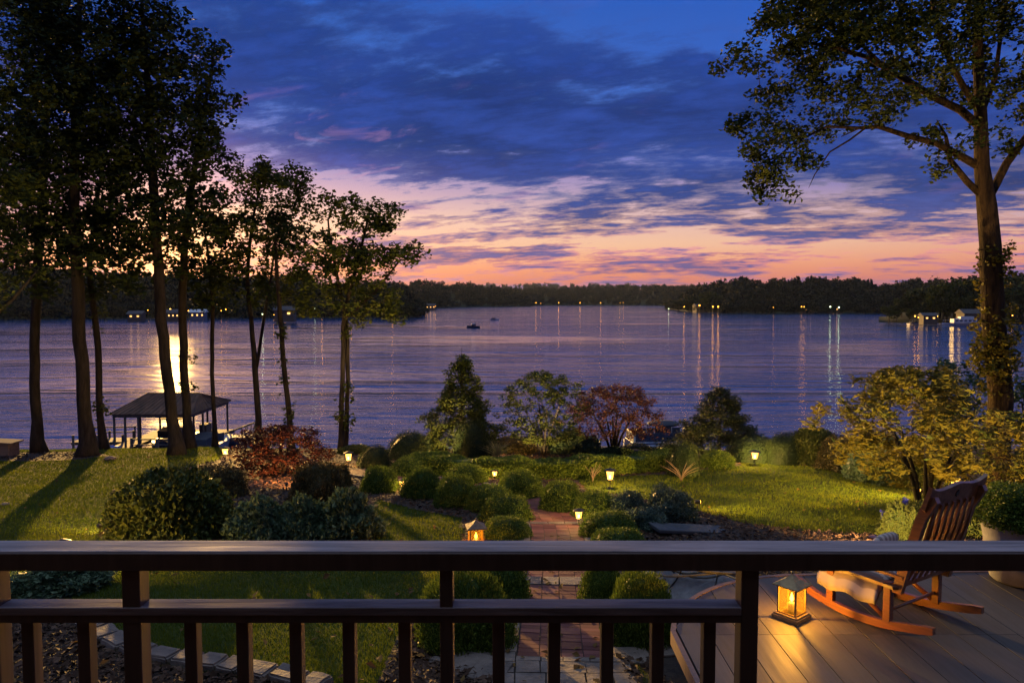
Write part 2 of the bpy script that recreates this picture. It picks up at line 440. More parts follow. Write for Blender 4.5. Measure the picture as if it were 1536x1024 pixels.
def mat_boards():
    m, t, b, o = new_mat('deck_boards')
    geo = t.node('ShaderNodeNewGeometry')
    isl = geo.outputs['Random Per Island']
    co = t.vmath('ADD', t.vmath('MULTIPLY', objco(t), (1.6, .10, 1.6)), t.comb(t.math('MULTIPLY', isl, 37.), 0., 0.))
    n1 = t.noise(co, 9, 9, .68, .8); n2 = t.noise(objco(t), .8, 3, .5)
    f = t.math('ADD', t.math('MULTIPLY', n1, .5), t.math('ADD', t.math('MULTIPLY', t.noise(objco(t), 2.2, 6, .7), .25), t.math('MULTIPLY', isl, .28)))
    t.l.new(t.ramp(f, [(.3, (.020, .017, .016)), (.7, (.066, .055, .050))]), b.inputs['Base Color'])
    t.put(b.inputs['Roughness'], t.maprange(n1, .3, .7, .72, .50))
    bump(t, b, n1, .45, .004); return m
M['boards'] = mat_boards()

# ================================================================ lake
def water():
    m, t, b, o = new_mat('lake_water')
    b.inputs['Base Color'].default_value = (.015, .060, .17, 1); b.inputs['IOR'].default_value = 1.333
    b.inputs['Roughness'].default_value = .06
    p = wpos(t)
    a = t.noise(t.vmath('MULTIPLY', p, (.07, .42, 1)), 1.0, 5, .55, .3)
    c = t.noise(t.vmath('MULTIPLY', p, (.32, 1.7, 1)), 1.0, 5, .6, .4)
    e = t.noise(t.vmath('MULTIPLY', p, (.009, .03, 1)), 1.0, 4, .6, .8)
    lg = t.noise(t.vmath('MULTIPLY', p, (.022, .11, 1)), 1.0, 4, .6, .4)
    swell = t.maprange(e, .38, .62, .30, 1.45)
    h = t.math('MULTIPLY', t.math('ADD', t.math('MULTIPLY', lg, 1.5), t.math('ADD', t.math('MULTIPLY', a, .62), t.math('MULTIPLY', c, .20))), swell)
    bump(t, b, h, 1.0, .36)
    V = []; ys = [20, 30, 45, 70, 110, 180, 300, 500, 900, 1600, 3000, 6800]
    for y in ys:
        for x in (-1, 1): V.append((x*(200+y*1.4), y, 0.0))
    Fc = [(2*i, 2*i+1, 2*i+3, 2*i+2) for i in range(len(ys)-1)]
    tag(obj('lake_water', np_mesh('lake', V, Fc), m), kind='structure')
water()

# ================================================================ far hills and woods
def mat_hill():
    m, t, b, o = new_mat('hill_ground')
    n = t.noise(wpos(t), .05, 6, .6)
    t.l.new(t.ramp(n, [(.35, (.012, .018, .010)), (.65, (.035, .04, .018))]), b.inputs['Base Color'])
    b.inputs['Roughness'].default_value = 1; b.inputs['Specular IOR Level'].default_value = .1
    return m
M['hill'] = mat_hill()
def interp(tab, x):
    for (a, b) in zip(tab, tab[1:]):
        if x <= b[0]:
            k = (x-a[0])/(b[0]-a[0]); return [u+(v-u)*k for u, v in zip(a[1:], b[1:])]
    return list(tab[-1][1:])
# leaf clump mesh template for far trees
def clump_tree(rs, nf=170, h=1., broad=1.):
    """unit tree: crown of ragged clumps from z .12 to 1, radius about .42; triangles"""
    V = []; Fc = []; A = []
    k = 9
    cen = [(rs.uniform(-.2, .2)*broad, rs.uniform(-.2, .2)*broad, rs.uniform(.25, .85), rs.uniform(.14, .26)) for _ in range(k)]
    for i in range(nf):
        c = cen[rs.randrange(k)]
        d = Vector((rs.gauss(0, 1), rs.gauss(0, 1), rs.gauss(0, 1))).normalized()
        p = Vector(c[:3]) + d*c[3]*rs.uniform(.7, 1.15)
        n = (d + Vector((rs.gauss(0, .6), rs.gauss(0, .6), rs.gauss(0, .6)))).normalized()
        x = n.orthogonal().normalized(); y = n.cross(x); s = rs.uniform(.05, .11)
        a0 = rs.uniform(0, 6.3); b = len(V)
        for q in range(3):
            a = a0+q*2.09+rs.uniform(-.3, .3); V.append(p+(x*math.cos(a)+y*math.sin(a))*s)
        Fc.append((b, b+1, b+2)); A += [rs.random()]*3
    return np.array([tuple(v) for v in V]), np.array(Fc), np.array(A)
_rs = random.Random(3)
CLT = [clump_tree(_rs) for _ in range(6)]
def shore(name, tab, back, n_tree, th, seed, step=6., mat=None, label=None):
    """tab rows: px, waterline py, skyline py. 'back' = depth of the wooded slope as a share of the distance"""
    rs = random.Random(seed); rows = 7; V = []; nx = int((tab[-1][0]-tab[0][0])/step)+1
    def line(px):
        wy, ty = interp(tab, px); p = on_z(px, wy, 0.); return p, ty
    def ground(px, k):
        p, ty = line(px); q = p*(1+back*k); top = at(px, ty, q.y)
        zt = max(top.z*((q.y and 1)) - th*.85, .6)
        # height of skyline ground at full depth
        pf = p*(1+back); zf_ = max(at(px, ty, pf.y).z - th*.85, .8)
        return Vector((q.x, q.y, 0)), zf_
    for i in range(nx):
        px = tab[0][0]+i*(tab[-1][0]-tab[0][0])/(nx-1)
        for r in range(rows):
            k = r/(rows-1); q, zf_ = ground(px, k)
            s = k*k*(3-2*k)
            z = -1.0 + (zf_+1.0)*s + (0 if r == 0 else mnoise.noise(Vector((q.x*.02, q.y*.02, 1)))*min(1.5, zf_*.25))
            if r == 1: z = max(z, .5)
            V.append((q.x, q.y, z))
    for i in range(nx):      # a last row that drops behind
        px = tab[0][0]+i*(tab[-1][0]-tab[0][0])/(nx-1); q, zf_ = ground(px, 1.); V.append((q.x*1.25, q.y*1.25, -1))
    Fc = []
    idx = lambda i, r: i*rows+r
    for i in range(nx-1):
        for r in range(rows-1): Fc.append((idx(i, r), idx(i+1, r), idx(i+1, r+1), idx(i, r+1)))
        Fc.append((idx(i, rows-1), idx(i+1, rows-1), nx*rows+i+1, nx*rows+i))
    tag(obj('hills', np_mesh('hills', V, Fc, smooth=True), M['hill']), kind='structure')
    Vs = []; Fs = []; As = []; b = 0
    for j in range(n_tree):
        px = rs.uniform(tab[0][0], tab[-1][0]); k = rs.random()**1.1
        q, zf_ = ground(px, k); s = k*k*(3-2*k); z = max(-1+(zf_+1)*s, .2)
        h = th*rs.uniform(.62, 1.12)*(0.55+.45*min(1, k*3)); wdt = h*rs.uniform(.75, 1.25)
        if zf_ < 1.5: h *= .6
        v, f, a = CLT[rs.randrange(6)]; an = rs.uniform(0, 6.3); ca, sa = math.cos(an), math.sin(an)
        W_ = np.empty_like(v); W_[:, 0] = (v[:, 0]*ca-v[:, 1]*sa)*wdt+q.x; W_[:, 1] = (v[:, 0]*sa+v[:, 1]*ca)*wdt+q.y; W_[:, 2] = v[:, 2]*h+z-h*.08
        Vs.append(W_); Fs.append(f+b); As.append(a*.6+rs.random()*.4); b += len(v)
    o = obj(name, np_mesh(name, np.concatenate(Vs), np.concatenate(Fs), np.concatenate(As)), mat or M['leaf_dark'])
    tag(o, label, 'woodland', kind='stuff')
shore('distant_ridge_wood', [(640, 454.5, 428), (720, 454.5, 426), (760, 454.5, 424.5), (820, 454.5, 426), (900, 454.5, 424.5), (960, 454.5, 426), (1040, 454.5, 429), (1130, 454.5, 436)], .5, 500, 26, 11, 10., M['leaf_far'],
      'faint wooded ridge on the horizon beyond the far end of the lake')
shore('far_wood', [(690, 458, 436), (740, 458, 431), (800, 458.3, 432), (860, 458, 430), (930, 458, 428), (1000, 458.5, 427), (1060, 459, 428), (1150, 459, 430)], .35, 900, 17, 12, 8., M['leaf_far'],
      'dark wood on the low shore closing the far end of the lake')
shore('left_point_wood', [(540, 464, 424), (600, 463.5, 421), (660, 462, 422), (700, 461, 423), (730, 460.4, 428), (770, 460, 434), (800, 459.6, 448)], .3, 420, 15, 13, 6., M['leaf_far'],
      'dark wooded point behind the shore lights left of the lake centre')
shore('left_shore_wood', [(-330, 484, 395), (-150, 482, 398), (0, 480, 404), (100, 479, 408), (200, 478.5, 410), (300, 478, 413), (400, 477.5, 416), (480, 477, 419), (560, 477, 424), (610, 477, 434), (632, 476.5, 452)], .40, 1500, 15, 14, 6., M['leaf_far'],
      'dark wood along the left shore behind the tall tree trunks')
shore('right_shore_wood', [(1000, 464, 455), (1030, 467.5, 438), (1060, 469.5, 427), (1100, 470.5, 421), (1160, 471, 418), (1240, 470.5, 418), (1320, 471, 422), (1420, 474, 421), (1600, 477, 414), (1850, 478, 408)], .38, 1300, 16, 15, 6., M['leaf_far'],
      'dark wood over the headland on the right of the lake')

# ================================================================ garden ground
PATH = [(.36, 3.5), (.40, 5), (.43, 6.2), (.50, 7.5), (.56, 8.7), (.66, 10.4), (.69, 12), (.52, 13.4), (.05, 14.8), (-.9, 16), (-2.1, 17), (-3.6, 17.9), (-5.2, 18.6), (-7.2, 19.6)]
def catmull(P, n=10):
    out = []
    for i in range(len(P)-1):
        p0 = Vector(P[max(i-1, 0)]); p1 = Vector(P[i]); p2 = Vector(P[i+1]); p3 = Vector(P[min(i+2, len(P)-1)])
        for k in range(n):
            t = k/n; out.append(.5*((2*p1)+(p2-p0)*t+(2*p0-5*p1+4*p2-p3)*t*t+(-p0+3*p1-3*p2+p3)*t**3))
    out.append(Vector(P[-1])); return out
PC = catmull([(a, b) for a, b in PATH], 12)
PL = [0.]
for a, b in zip(PC, PC[1:]): PL.append(PL[-1]+(b-a).length)
def path_at(s):
    s = max(0, min(s, PL[-1]-1e-4))
    i = next(k for k in range(len(PL)-1) if PL[k+1] >= s)
    t = (s-PL[i])/(PL[i+1]-PL[i]); p = PC[i].lerp(PC[i+1], t)
    d = (PC[min(i+2, len(PC)-1)]-PC[max(i-1, 0)]).normalized(); return p, d, Vector((d.y, -d.x))
PCx = np.array([p.x for p in PC]); PCy = np.array([p.y for p in PC])
def path_dist(x, y):
    r = np.full(np.shape(x), 1e9)
    for a, b in zip(PCx, PCy): r = np.minimum(r, (x-a)**2+(y-b)**2)
    return np.sqrt(r)
def gp(*pts): return [tuple(on_g(px, py).xy) for px, py in pts]
BEDS = [
    gp((-300, 1100), (-300, 915), (0, 925), (60, 935), (130, 955), (180, 985), (260, 1008), (330, 1016), (430, 1030), (500, 1100)),     # near left mulch
    gp((150, 806), (170, 735), (250, 705), (330, 690), (345, 650), (500, 672), (580, 672), (660, 672), (660, 720), (620, 735), (575, 741), (560, 762), (570, 790), (550, 822), (350, 826), (180, 826)),
    gp((-300, 690), (-300, 676), (40, 677), (130, 678), (165, 685), (120, 690), (40, 692)),
    [(-2.7, 17.6), (-2.3, 15.9), (-1.35, 14.6), (-.9, 13), (-.75, 11.2), (-.8, 9), (-1.0, 7.2), (-1.1, 5.3), (.1, 4.8), (.2, 8), (.25, 12), (0, 14), (-1, 15.5)],
    [(1.15, 5.6), (.9, 8), (1.0, 11), (1.05, 13), (1.0, 14.5), (2.2, 15.0)]+gp((1050, 770), (1110, 784), (1190, 794), (1290, 801), (1345, 800), (1385, 778), (1400, 755), (1388, 744), (1330, 724), (1250, 706), (1160, 697), (1120, 694))+[(7, 26), (14, 27), (20, 20), (14, 6), (7.2, 5)],
    gp((560, 748), (556, 704), (640, 706), (760, 714), (860, 715), (880, 735), (862, 760), (800, 772), (700, 782), (620, 764)),
    gp((640, 686), (640, 712), (720, 718), (850, 716), (1000, 712), (1010, 712), (1110, 700), (1112, 680), (1010, 672), (640, 672)),
]
def in_bed(x, y):
    r = path_dist(x, y) < .62
    for b in BEDS: r |= inside(b, x, y)
    return r
def terrain():
    xs = np.concatenate([np.linspace(-90, -22, 24), np.arange(-21.5, 21.6, .3), np.linspace(22, 90, 24)])
    ys = np.concatenate([np.linspace(-15, 3.5, 10), np.arange(4, 40, .3), np.linspace(40.5, 60, 8)])
    X_, Y_ = np.meshgrid(xs, ys); Z_ = gz_np(X_, Y_)
    V = np.stack([X_, Y_, Z_], -1).reshape(-1, 3); nx = len(xs)
    i, j = np.meshgrid(np.arange(nx-1), np.arange(len(ys)-1)); b = (j*nx+i).ravel()
    Fc = np.stack([b, b+1, b+nx+1, b+nx], -1)
    m, t, bs, o = new_mat('turf_soil')
    n = t.noise(wpos(t), 1.1, 6, .65); n2 = t.noise(wpos(t), 45, 3, .6)
    c = t.ramp(n, [(.3, (.022, .034, .009)), (.7, (.060, .078, .018))])
    t.l.new(c, bs.inputs['Base Color']); bs.inputs['Roughness'].default_value = .95; bs.inputs['Specular IOR Level'].default_value = .1
    bump(t, bs, n2, 1., .03)
    tag(obj('lawn_ground', np_mesh('lawn', V, Fc, smooth=True), m), kind='structure')
    # planting beds: one soil sheet a little proud of the turf
    xs = np.arange(-21, 21, .12); ys = np.arange(4, 27, .12)
    X_, Y_ = np.meshgrid(xs, ys); keep = in_bed(X_+.06, Y_+.06)
    nx, ny = len(xs), len(ys); Z_ = gz_np(X_, Y_)+.014
    V = np.stack([X_, Y_, Z_], -1).reshape(-1, 3)
    i, j = np.meshgrid(np.arange(nx-1), np.arange(ny-1)); b = (j*nx+i)[keep[:-1, :-1]]
    Fc = np.stack([b, b+1, b+nx+1, b+nx], -1)
    us, inv = np.unique(Fc, return_inverse=True)
    tag(obj('garden_bed_soil', np_mesh('bed', V[us], inv.reshape(Fc.shape), smooth=True), M['soil']), kind='structure')
terrain()

def quads_from(C, A, B, attr):
    """4-corner leaves: C centres, A half-length vector, B half-width vector (n,3), slight fold"""
    n = len(C); V = np.empty((n, 4, 3), np.float32)
    V[:, 0] = C-A; V[:, 1] = C+B-A*.1; V[:, 2] = C+A; V[:, 3] = C-B-A*.1
    N = np.cross(A, B); ln = np.linalg.norm(N, axis=1, keepdims=True)+1e-9
    N = N/ln*np.linalg.norm(B, axis=1, keepdims=True)*.35
    V[:, 1] += N; V[:, 3] += N
    return V.reshape(-1, 3), np.arange(n*4, dtype=np.int32).reshape(-1, 4), np.repeat(attr, 4)

def grass():
    r = np.random.RandomState(5)
    # density follows what the eye can resolve: near turf fine, far turf coarser
    N = 520000
    d = 5.2*np.exp(r.rand(N)*math.log(25.2/5.2)); u = r.uniform(-.86, .80, N)
    x = u*d; y = d
    k = ~in_bed(x, y) & ~((x > 1.2) & (y < 7.15)) & (path_dist(x, y) > .60)
    pat = np.sin(x*2.1+np.sin(y*1.7)*1.3)*np.sin(y*2.6+np.cos(x*1.9))
    x, y, d, pat = x[k], y[k], d[k], pat[k]; n = len(x)
    h = (.030+.020*r.rand(n)+.006*pat)*(1+.012*d); wd = .0028*(.7+.6*r.rand(n))*(1+.16*(d-5))
    an = r.rand(n)*2*PI; tilt = r.rand(n)*.9*h
    z = gz_np(x, y)
    P0 = np.stack([x, y, z-.004], -1); W_ = np.stack([np.cos(an)*wd, np.sin(an)*wd, 0*an], -1)
    a2 = an+PI/2+r.normal(0, .6, n); T = np.stack([np.cos(a2)*tilt, np.sin(a2)*tilt, h], -1)
    V = np.empty((n, 3, 3), np.float32); V[:, 0] = P0-W_; V[:, 1] = P0+W_; V[:, 2] = P0+T
    lv = np.clip(.45+.25*pat+r.normal(0, .2, n), 0, 1)
    o = obj('grass', np_mesh('grass', V.reshape(-1, 3), np.arange(n*3).reshape(-1, 3), np.repeat(lv, 3)), M['grass'])
    tag(o, 'short mown lawn grass over both sides of the garden', 'grass', kind='stuff')
grass()
def mulch():
    r = np.random.RandomState(9); N = 150000
    d = 5.0*np.exp(r.rand(N)*math.log(24/5.0)); u = r.uniform(-.86, .86, N); x = u*d; y = d
    k = in_bed(x, y) & (path_dist(x, y) > .52) & ~((x > 1.25) & (y < 7.1)); x, y, d = x[k], y[k], d[k]; n = len(x)
    L = (.012+.03*r.rand(n)**2)*(1+.03*d); B_ = L*(.3+.5*r.rand(n)); an = r.rand(n)*2*PI; tz = r.normal(0, .35, n)
    A = np.stack([np.cos(an)*L, np.sin(an)*L, tz*L], -1); B = np.stack([-np.sin(an)*B_, np.cos(an)*B_, r.normal(0, .3, n)*B_], -1)
    C = np.stack([x, y, gz_np(x, y)+.024+.02*r.rand(n)], -1)
    V, Fc, at_ = quads_from(C, A, B, np.clip(r.rand(n)**1.6, 0, 1))
    tag(obj('bark_mulch', np_mesh('mulch', V, Fc, at_), M['mulch']), 'bark chips and dead leaves strewn over the planting beds', 'mulch', kind='stuff')
mulch()
def fallen():
    r = np.random.RandomState(19); N = 2600
    d = 5.5*np.exp(r.rand(N)*math.log(22/5.5)); u = r.uniform(-.8, .75, N); x = u*d; y = d
    k = (r.rand(N) < .22+.5*np.exp(-path_dist(x, y))) & ~((x > 1.25) & (y < 6.9)) ; x, y = x[k], y[k]; n = len(x)
    L = .022+.03*r.rand(n); an = r.rand(n)*2*PI
    A = np.stack([np.cos(an)*L, np.sin(an)*L, r.normal(0, .3, n)*L], -1); B = np.stack([-np.sin(an)*L*.6, np.cos(an)*L*.6, r.normal(0, .3, n)*L*.6], -1)
    C = np.stack([x, y, gz_np(x, y)+.045+.01*r.rand(n)], -1)
    V, Fc, at_ = quads_from(C, A, B, r.rand(n))
    tag(obj('fallen_leaves', np_mesh('fallen', V, Fc, at_), M['dead_leaf']), 'brown and yellow fallen leaves scattered over lawn and path', 'leaves', kind='stuff')
fallen()

# ---------------------------------------------------------------- brick path with stone bands
def path_frame(s, off):
    p, d, r = path_at(s); q = p + r*off; return Vector((q.x, q.y, gz(q.x, q.y))), d
def garden_path():
    rs = random.Random(2)
    # mortar bed
    V = []; Fc = []; n = 120
    for i in range(n+1):
        s = PL[-1]*i/n
        for off in (-.58, .58):
            q, d = path_frame(s, off); V.append((q.x, q.y, q.z+.022))
    Fc = [(2*i, 2*i+1, 2*i+3, 2*i+2) for i in range(n)]
    tag(obj('path_bed', np_mesh('path_bed', V, Fc), M['soil']), kind='structure')
    bricks = []; stones = []
    def slab(lst, s0, s1, o0, o1, z, j=.0):
        c = []
        for s, o in ((s0, o0), (s0, o1), (s1, o1), (s1, o0)):
            q, _ = path_frame(s+rs.uniform(-j, j), o+rs.uniform(-j, j)); c.append(q)
        zt = z+rs.uniform(-.002, .003)+(rs.uniform(0, .004) if j else 0)
        lst.append(([Vector((q.x, q.y, q.z-.02)) for q in c]+[Vector((q.x, q.y, q.z+zt)) for q in c], rs.random()))
    sy = lambda y: next(PL[i] for i in range(len(PC)) if PC[i].y >= y)
    bands = [(sy(4.6), sy(6.30)), (sy(7.35), sy(7.78)), (sy(8.45), sy(8.72)), (sy(11.75), sy(11.95)), (sy(14.4), sy(14.6))]
    s = .3
    while s < PL[-1]-.2:
        band = next((b for b in bands if b[0]-.05 <= s < b[1]), None)
        if band:
            dep = band[1]-s if band[1]-s < .34 else rs.choice((.22, .26, .30))
            o = -.40
            while o < .40:
                wdt = min(rs.uniform(.18, .42), .40-o)
                if .40-(o+wdt) < .12: wdt = .40-o
                slab(stones, s, s+dep-.012, o+.006, o+wdt-.006, .040, .006); o += wdt
            s += dep; continue
        k = 0; o = -.39
        while o < .385:
            slab(bricks, s, s+.097, o+.003, min(o+.193, .39)-.003, .035); o += .195
        s += .104
    # side stones
    for side in (-1, 1):
        s = .3
        while s < PL[-1]-.3:
            L = rs.uniform(.2, .42); p, _, _ = path_at(s)
            a = .405 if side > 0 else -.405; b = side*(.405+(.17 if p.y < 13.6 else .12))
            slab(stones, s, s+L-.012, min(a, b), max(a, b), .040, .006); s += L
    for name, lst, mat in (('brick_path', bricks, M['brick']), ('path_stones', stones, M['stone'])):
        V = []; Fc = []; A = []
        for vs, lv in lst:
            b = len(V); V += [tuple(v) for v in vs]; A += [lv]*8
            Fc += [(b+4, b+5, b+6, b+7), (b, b+1, b+5, b+4), (b+1, b+2, b+6, b+5), (b+2, b+3, b+7, b+6), (b+3, b, b+4, b+7)]
        tag(obj(name, np_mesh(name, V, Fc, A), mat), kind='structure')
garden_path()
# flagstones beside the path foot
def flags():
    rs = random.Random(5); mb = MB()
    for (px, py, wd, dp, r) in ((955, 930, .42, .32, .1), (975, 975, .4, .3, .2), (948, 985, .3, .3, .05), (700, 1000, .35, .4, -.4), (735, 1010, .3, .35, -.3)):
        p = on_g(px, py); mb.box((p.x, p.y, p.z+.03), (wd, dp, .05), Matrix.Rotation(r, 3, 'Z'), .012)
    tag(mb.build('paving', M['stone']), kind='structure')
flags()

# row of rough stones edging the near bed
def edging():
    pts = catmull([tuple(on_g(px, py).xy) for px, py in ((60, 925), (130, 945), (172, 970), (230, 990), (300, 1000), (370, 1012), (440, 1024), (520, 1040))], 12)
    L = [0.]
    for a, b in zip(pts, pts[1:]): L.append(L[-1]+(b-a).length)
    rs = random.Random(12); s = 0; k = 0
    while s < L[-1]-.2:
        w_ = rs.uniform(.20, .34); i = next(j for j in range(len(L)-1) if L[j+1] >= s+w_/2); p = pts[i].lerp(pts[i+1], (s+w_/2-L[i])/(L[i+1]-L[i])); d = (pts[i+1]-pts[i])
        bm = bmesh.new(); bmesh.ops.create_cube(bm, size=1)
        for v in bm.verts: v.co = Vector((v.co.x*(w_-.015)*rs.uniform(.9, 1.05), v.co.y*.2*rs.uniform(.85, 1.15), v.co.z*.08*rs.uniform(.9, 1.2)))
        bmesh.ops.bevel(bm, geom=bm.edges[:], offset=.016, segments=2, affect='EDGES')
        bmesh.ops.subdivide_edges(bm, edges=bm.edges[:], cuts=1)
        for v in bm.verts: v.co += Vector((mnoise.noise(v.co*9+Vector((k, 0, 0))), mnoise.noise(v.co*9+Vector((0, k, 5))), mnoise.noise(v.co*9+Vector((5, 2, k)))))*.012
        me = bpy.data.meshes.new('edging_stone'); bm.to_mesh(me); bm.free()
        o = obj('edging_stone', me, M['stone'], None, (p.x, p.y, gz(p.x, p.y)+.05), math.atan2(d.y, d.x))
        tag(o, 'rough grey stone in the curved row edging the near lawn, seen through the railing', 'stone', 'stones edging the near bed')
        s += w_; k += 1
edging()

# ================================================================ trees
def skeleton(trunks, targets, seed, tip=.007, step=.38, expo=2.25, droop=.0):
    """trunks: list of (points, radii, parent polyline index or None). Branches grow from them to every target."""
    r = random.Random(seed)
    P = []; par = []; rad = []; chainstart = []
    tips = {}
    for pts, radii, pr in trunks:
        pts = [Vector(p) for p in pts]
        # resample with a little wander
        dense = []; dr = []
        for i in range(len(pts)-1):
            L = (pts[i+1]-pts[i]).length; n = max(1, int(L/.45))
            for k in range(n):
                t = k/n
                p0 = pts[max(i-1, 0)]; p1 = pts[i]; p2 = pts[i+1]; p3 = pts[min(i+2, len(pts)-1)]
                q = .5*((2*p1)+(p2-p0)*t+(2*p0-5*p1+4*p2-p3)*t*t+(-p0+3*p1-3*p2+p3)*t**3)
                rr = radii[i]+(radii[i+1]-radii[i])*t
                dense.append(q+Vector((r.gauss(0, 1), r.gauss(0, 1), 0))*rr*.10); dr.append(rr)
        dense.append(pts[-1]); dr.append(radii[-1])
        if pr is None: last = -1
        else:
            last = min(range(len(P)), key=lambda i: (P[i]-dense[0]).length)
        for q, rr in zip(dense, dr):
            P.append(q); par.append(last); rad.append(rr); last = len(P)-1
    nT = len(P)
    PA = np.zeros((nT+len(targets)*14+10, 3)); PA[:nT] = [tuple(p) for p in P]; cnt = nT
    base = PA[:nT]
    order = sorted(range(len(targets)), key=lambda i: np.min(np.sum((base-np.array(targets[i]))**2, 1)))
    dirs = [Vector((0, 0, 1))]*nT
    for ti in order:
        T = np.array(targets[ti]); dif = T-PA[:cnt]; dist = np.sqrt((dif**2).sum(1))
        cost = dist+.7*np.maximum(0, -dif[:, 2]-.1)*(1-droop)+(np.arange(cnt) < nT)*.15
        i = int(np.argmin(cost)); L = dist[i]; tgt = Vector(T); p0 = P[i]
        n = max(1, min(13, int(L/step))); d0 = dirs[i]
        bend = d0*L*.28 if L > .5 else Vector()
        last = i
        for k in range(1, n+1):
            t = k/n; q = p0.lerp(tgt, t)+bend*(4*t*(1-t))*.5
            if k < n: q += Vector((r.gauss(0, 1), r.gauss(0, 1), r.gauss(0, 1)))*.045*min(1., L)
            P.append(q); par.append(last); rad.append(0.); dirs.append((q-P[last]).normalized() if (q-P[last]).length > 1e-5 else d0)
            PA[cnt] = tuple(q); last = cnt; cnt += 1
    n = len(P); acc = [0.]*n; nch = [0]*n
    for i in range(n-1, -1, -1):
        v = acc[i] if nch[i] else tip**expo
        acc[i] = v
        if par[i] >= 0: acc[par[i]] += v; nch[par[i]] += 1
    R = [max(rad[i], acc[i]**(1/expo)) if i >= nT else max(rad[i], min(acc[i]**(1/expo), rad[i]*1.02)) for i in range(n)]
    return P, par, R
def skin_tubes(P, par, R, base_z=None, flare=0.):
    n = len(P); kids = [[] for _ in range(n)]
    for i, p in enumerate(par):
        if p >= 0: kids[p].append(i)
    mb = MB(); mb.smooth = True
    done = [False]*n
    starts = [(i, None) for i in range(n) if par[i] < 0]
    while starts:
        i, fr = starts.pop()
        chain = [] if fr is None else [fr]
        cur = i
        while True:
            chain.append(cur)
            ks = kids[cur]
            if not ks: break
            m = max(ks, key=lambda k: R[k])
            for k in ks:
                if k != m: starts.append((k, cur))
            cur = m
        if len(chain) < 2: continue
        rr = [R[k] for k in chain]
        if fr is not None: rr[0] = rr[1]*1.1
        rr[-1] *= .5
        mx = max(rr); ns = 14 if mx > .12 else 7 if mx > .04 else 4
        pts = [P[k] for k in chain]
        if flare and fr is None and base_z is not None:
            for j, p in enumerate(pts):
                h = p.z-base_z
                if h < 1.0: rr[j] *= 1+flare*(1-max(h, 0))**2
        mb.tube(pts, rr, ns, cap=(ns > 4))
    return mb.mesh('trunk')
def leaf_cloud(targets, per, spread, L, W_, seed, flat=.35, hang=0.):
    r = np.random.RandomState(seed); T = np.array([tuple(t) for t in targets])
    k = r.poisson(per, len(T)); C = np.repeat(T, k, 0); tone = np.repeat(r.normal(0, .16, len(T)), k); n = len(C)
    off = r.normal(0, 1, (n, 3)); off /= np.linalg.norm(off, axis=1, keepdims=True)
    off *= (r.rand(n, 1)**.5)*spread; off[:, 2] *= .75; C = C+off
    A = r.normal(0, 1, (n, 3)); A[:, 2] = A[:, 2]*flat-hang; A /= np.linalg.norm(A, axis=1, keepdims=True)
    Bn = np.cross(A, r.normal(0, 1, (n, 3))+np.array([0, 0, 1.2])); Bn /= np.linalg.norm(Bn, axis=1, keepdims=True)+1e-9
    s = L*r.uniform(.65, 1.25, (n, 1))*.5
    return quads_from(C, A*s, Bn*s*W_, np.clip(.5+tone+r.normal(0, .2, n), 0, 1))
def blob_points(blobs, dens, seed, jit=1.):
    """blobs: (centre Vector, rx, ry, rz, weight); points crowd towards the shell"""
    r = random.Random(seed); out = []
    for c, rx, ry, rz, wt in blobs:
        n = max(3, int(dens*wt*rx*ry*rz*4.19))
        for _ in range(n):
            d = Vector((r.gauss(0, 1), r.gauss(0, 1), r.gauss(0, 1))).normalized()
            k = r.random()**.45
            k *= 1+.16*mnoise.noise(d*2.3+c)
            out.append(c+Vector((d.x*rx*k, d.y*ry*k, d.z*rz*k)))
    return out
def px_blob(cx, cy, rx, ry, d, off=0., wt=1., deep=.85):
    c = at(cx, cy, d+off); s = (d+off)/F
    return (c, rx*s, max(rx, ry)*s*deep, ry*s, wt)

def tree(name, label, cat, d, trunks_px, blobs_px, dens, per, L, W_=.62, spread=.34, leaf='leaf_oak', bark='bark', seed=1, group=None, base=None, flare=.7, tip=.007, hang=0., drop=None, deep=.85, base_z=None):
    trunks = []
    for pts, rads, pr in trunks_px:
        V = []
        for p in pts: V.append(at(p[0], p[1], d+(p[2] if len(p) > 2 else 0)))
        trunks.append((V, rads, pr))
    b = trunks[0][0][0]; gzb = gz(b.x, b.y) if base_z is None else base_z
    root = Vector((b.x, b.y, gzb-.05))
    trunks[0] = ([root]+[p for p in trunks[0][0] if p.z > gzb+.3], [trunks[0][1][0]]*1+trunks[0][1][-len([p for p in trunks[0][0] if p.z > gzb+.3]):], None)
    blobs = [px_blob(*q[:4], d, *(q[4:] if len(q) > 4 else ()), deep=deep) if len(q) <= 6 else px_blob(*q[:4], d, q[4], q[5], deep=deep) for q in blobs_px]
    tg = blob_points(blobs, dens, seed)
    if drop: tg = [t for t in tg if not drop(t)]
    P, par, R = skeleton(trunks, tg, seed, tip)
    me = skin_tubes(P, par, R, gzb, flare)
    t = thing(name, label, cat, root, 0, group)
    me.transform(Matrix.Translation(-root)); obj('trunk', me, M[bark], t)
    V, Fc, A = leaf_cloud([v-root for v in tg], per, spread, L, W_, seed, hang=hang)
    obj('crown', np_mesh('crown', V, Fc, A), M[leaf], t)
    return t

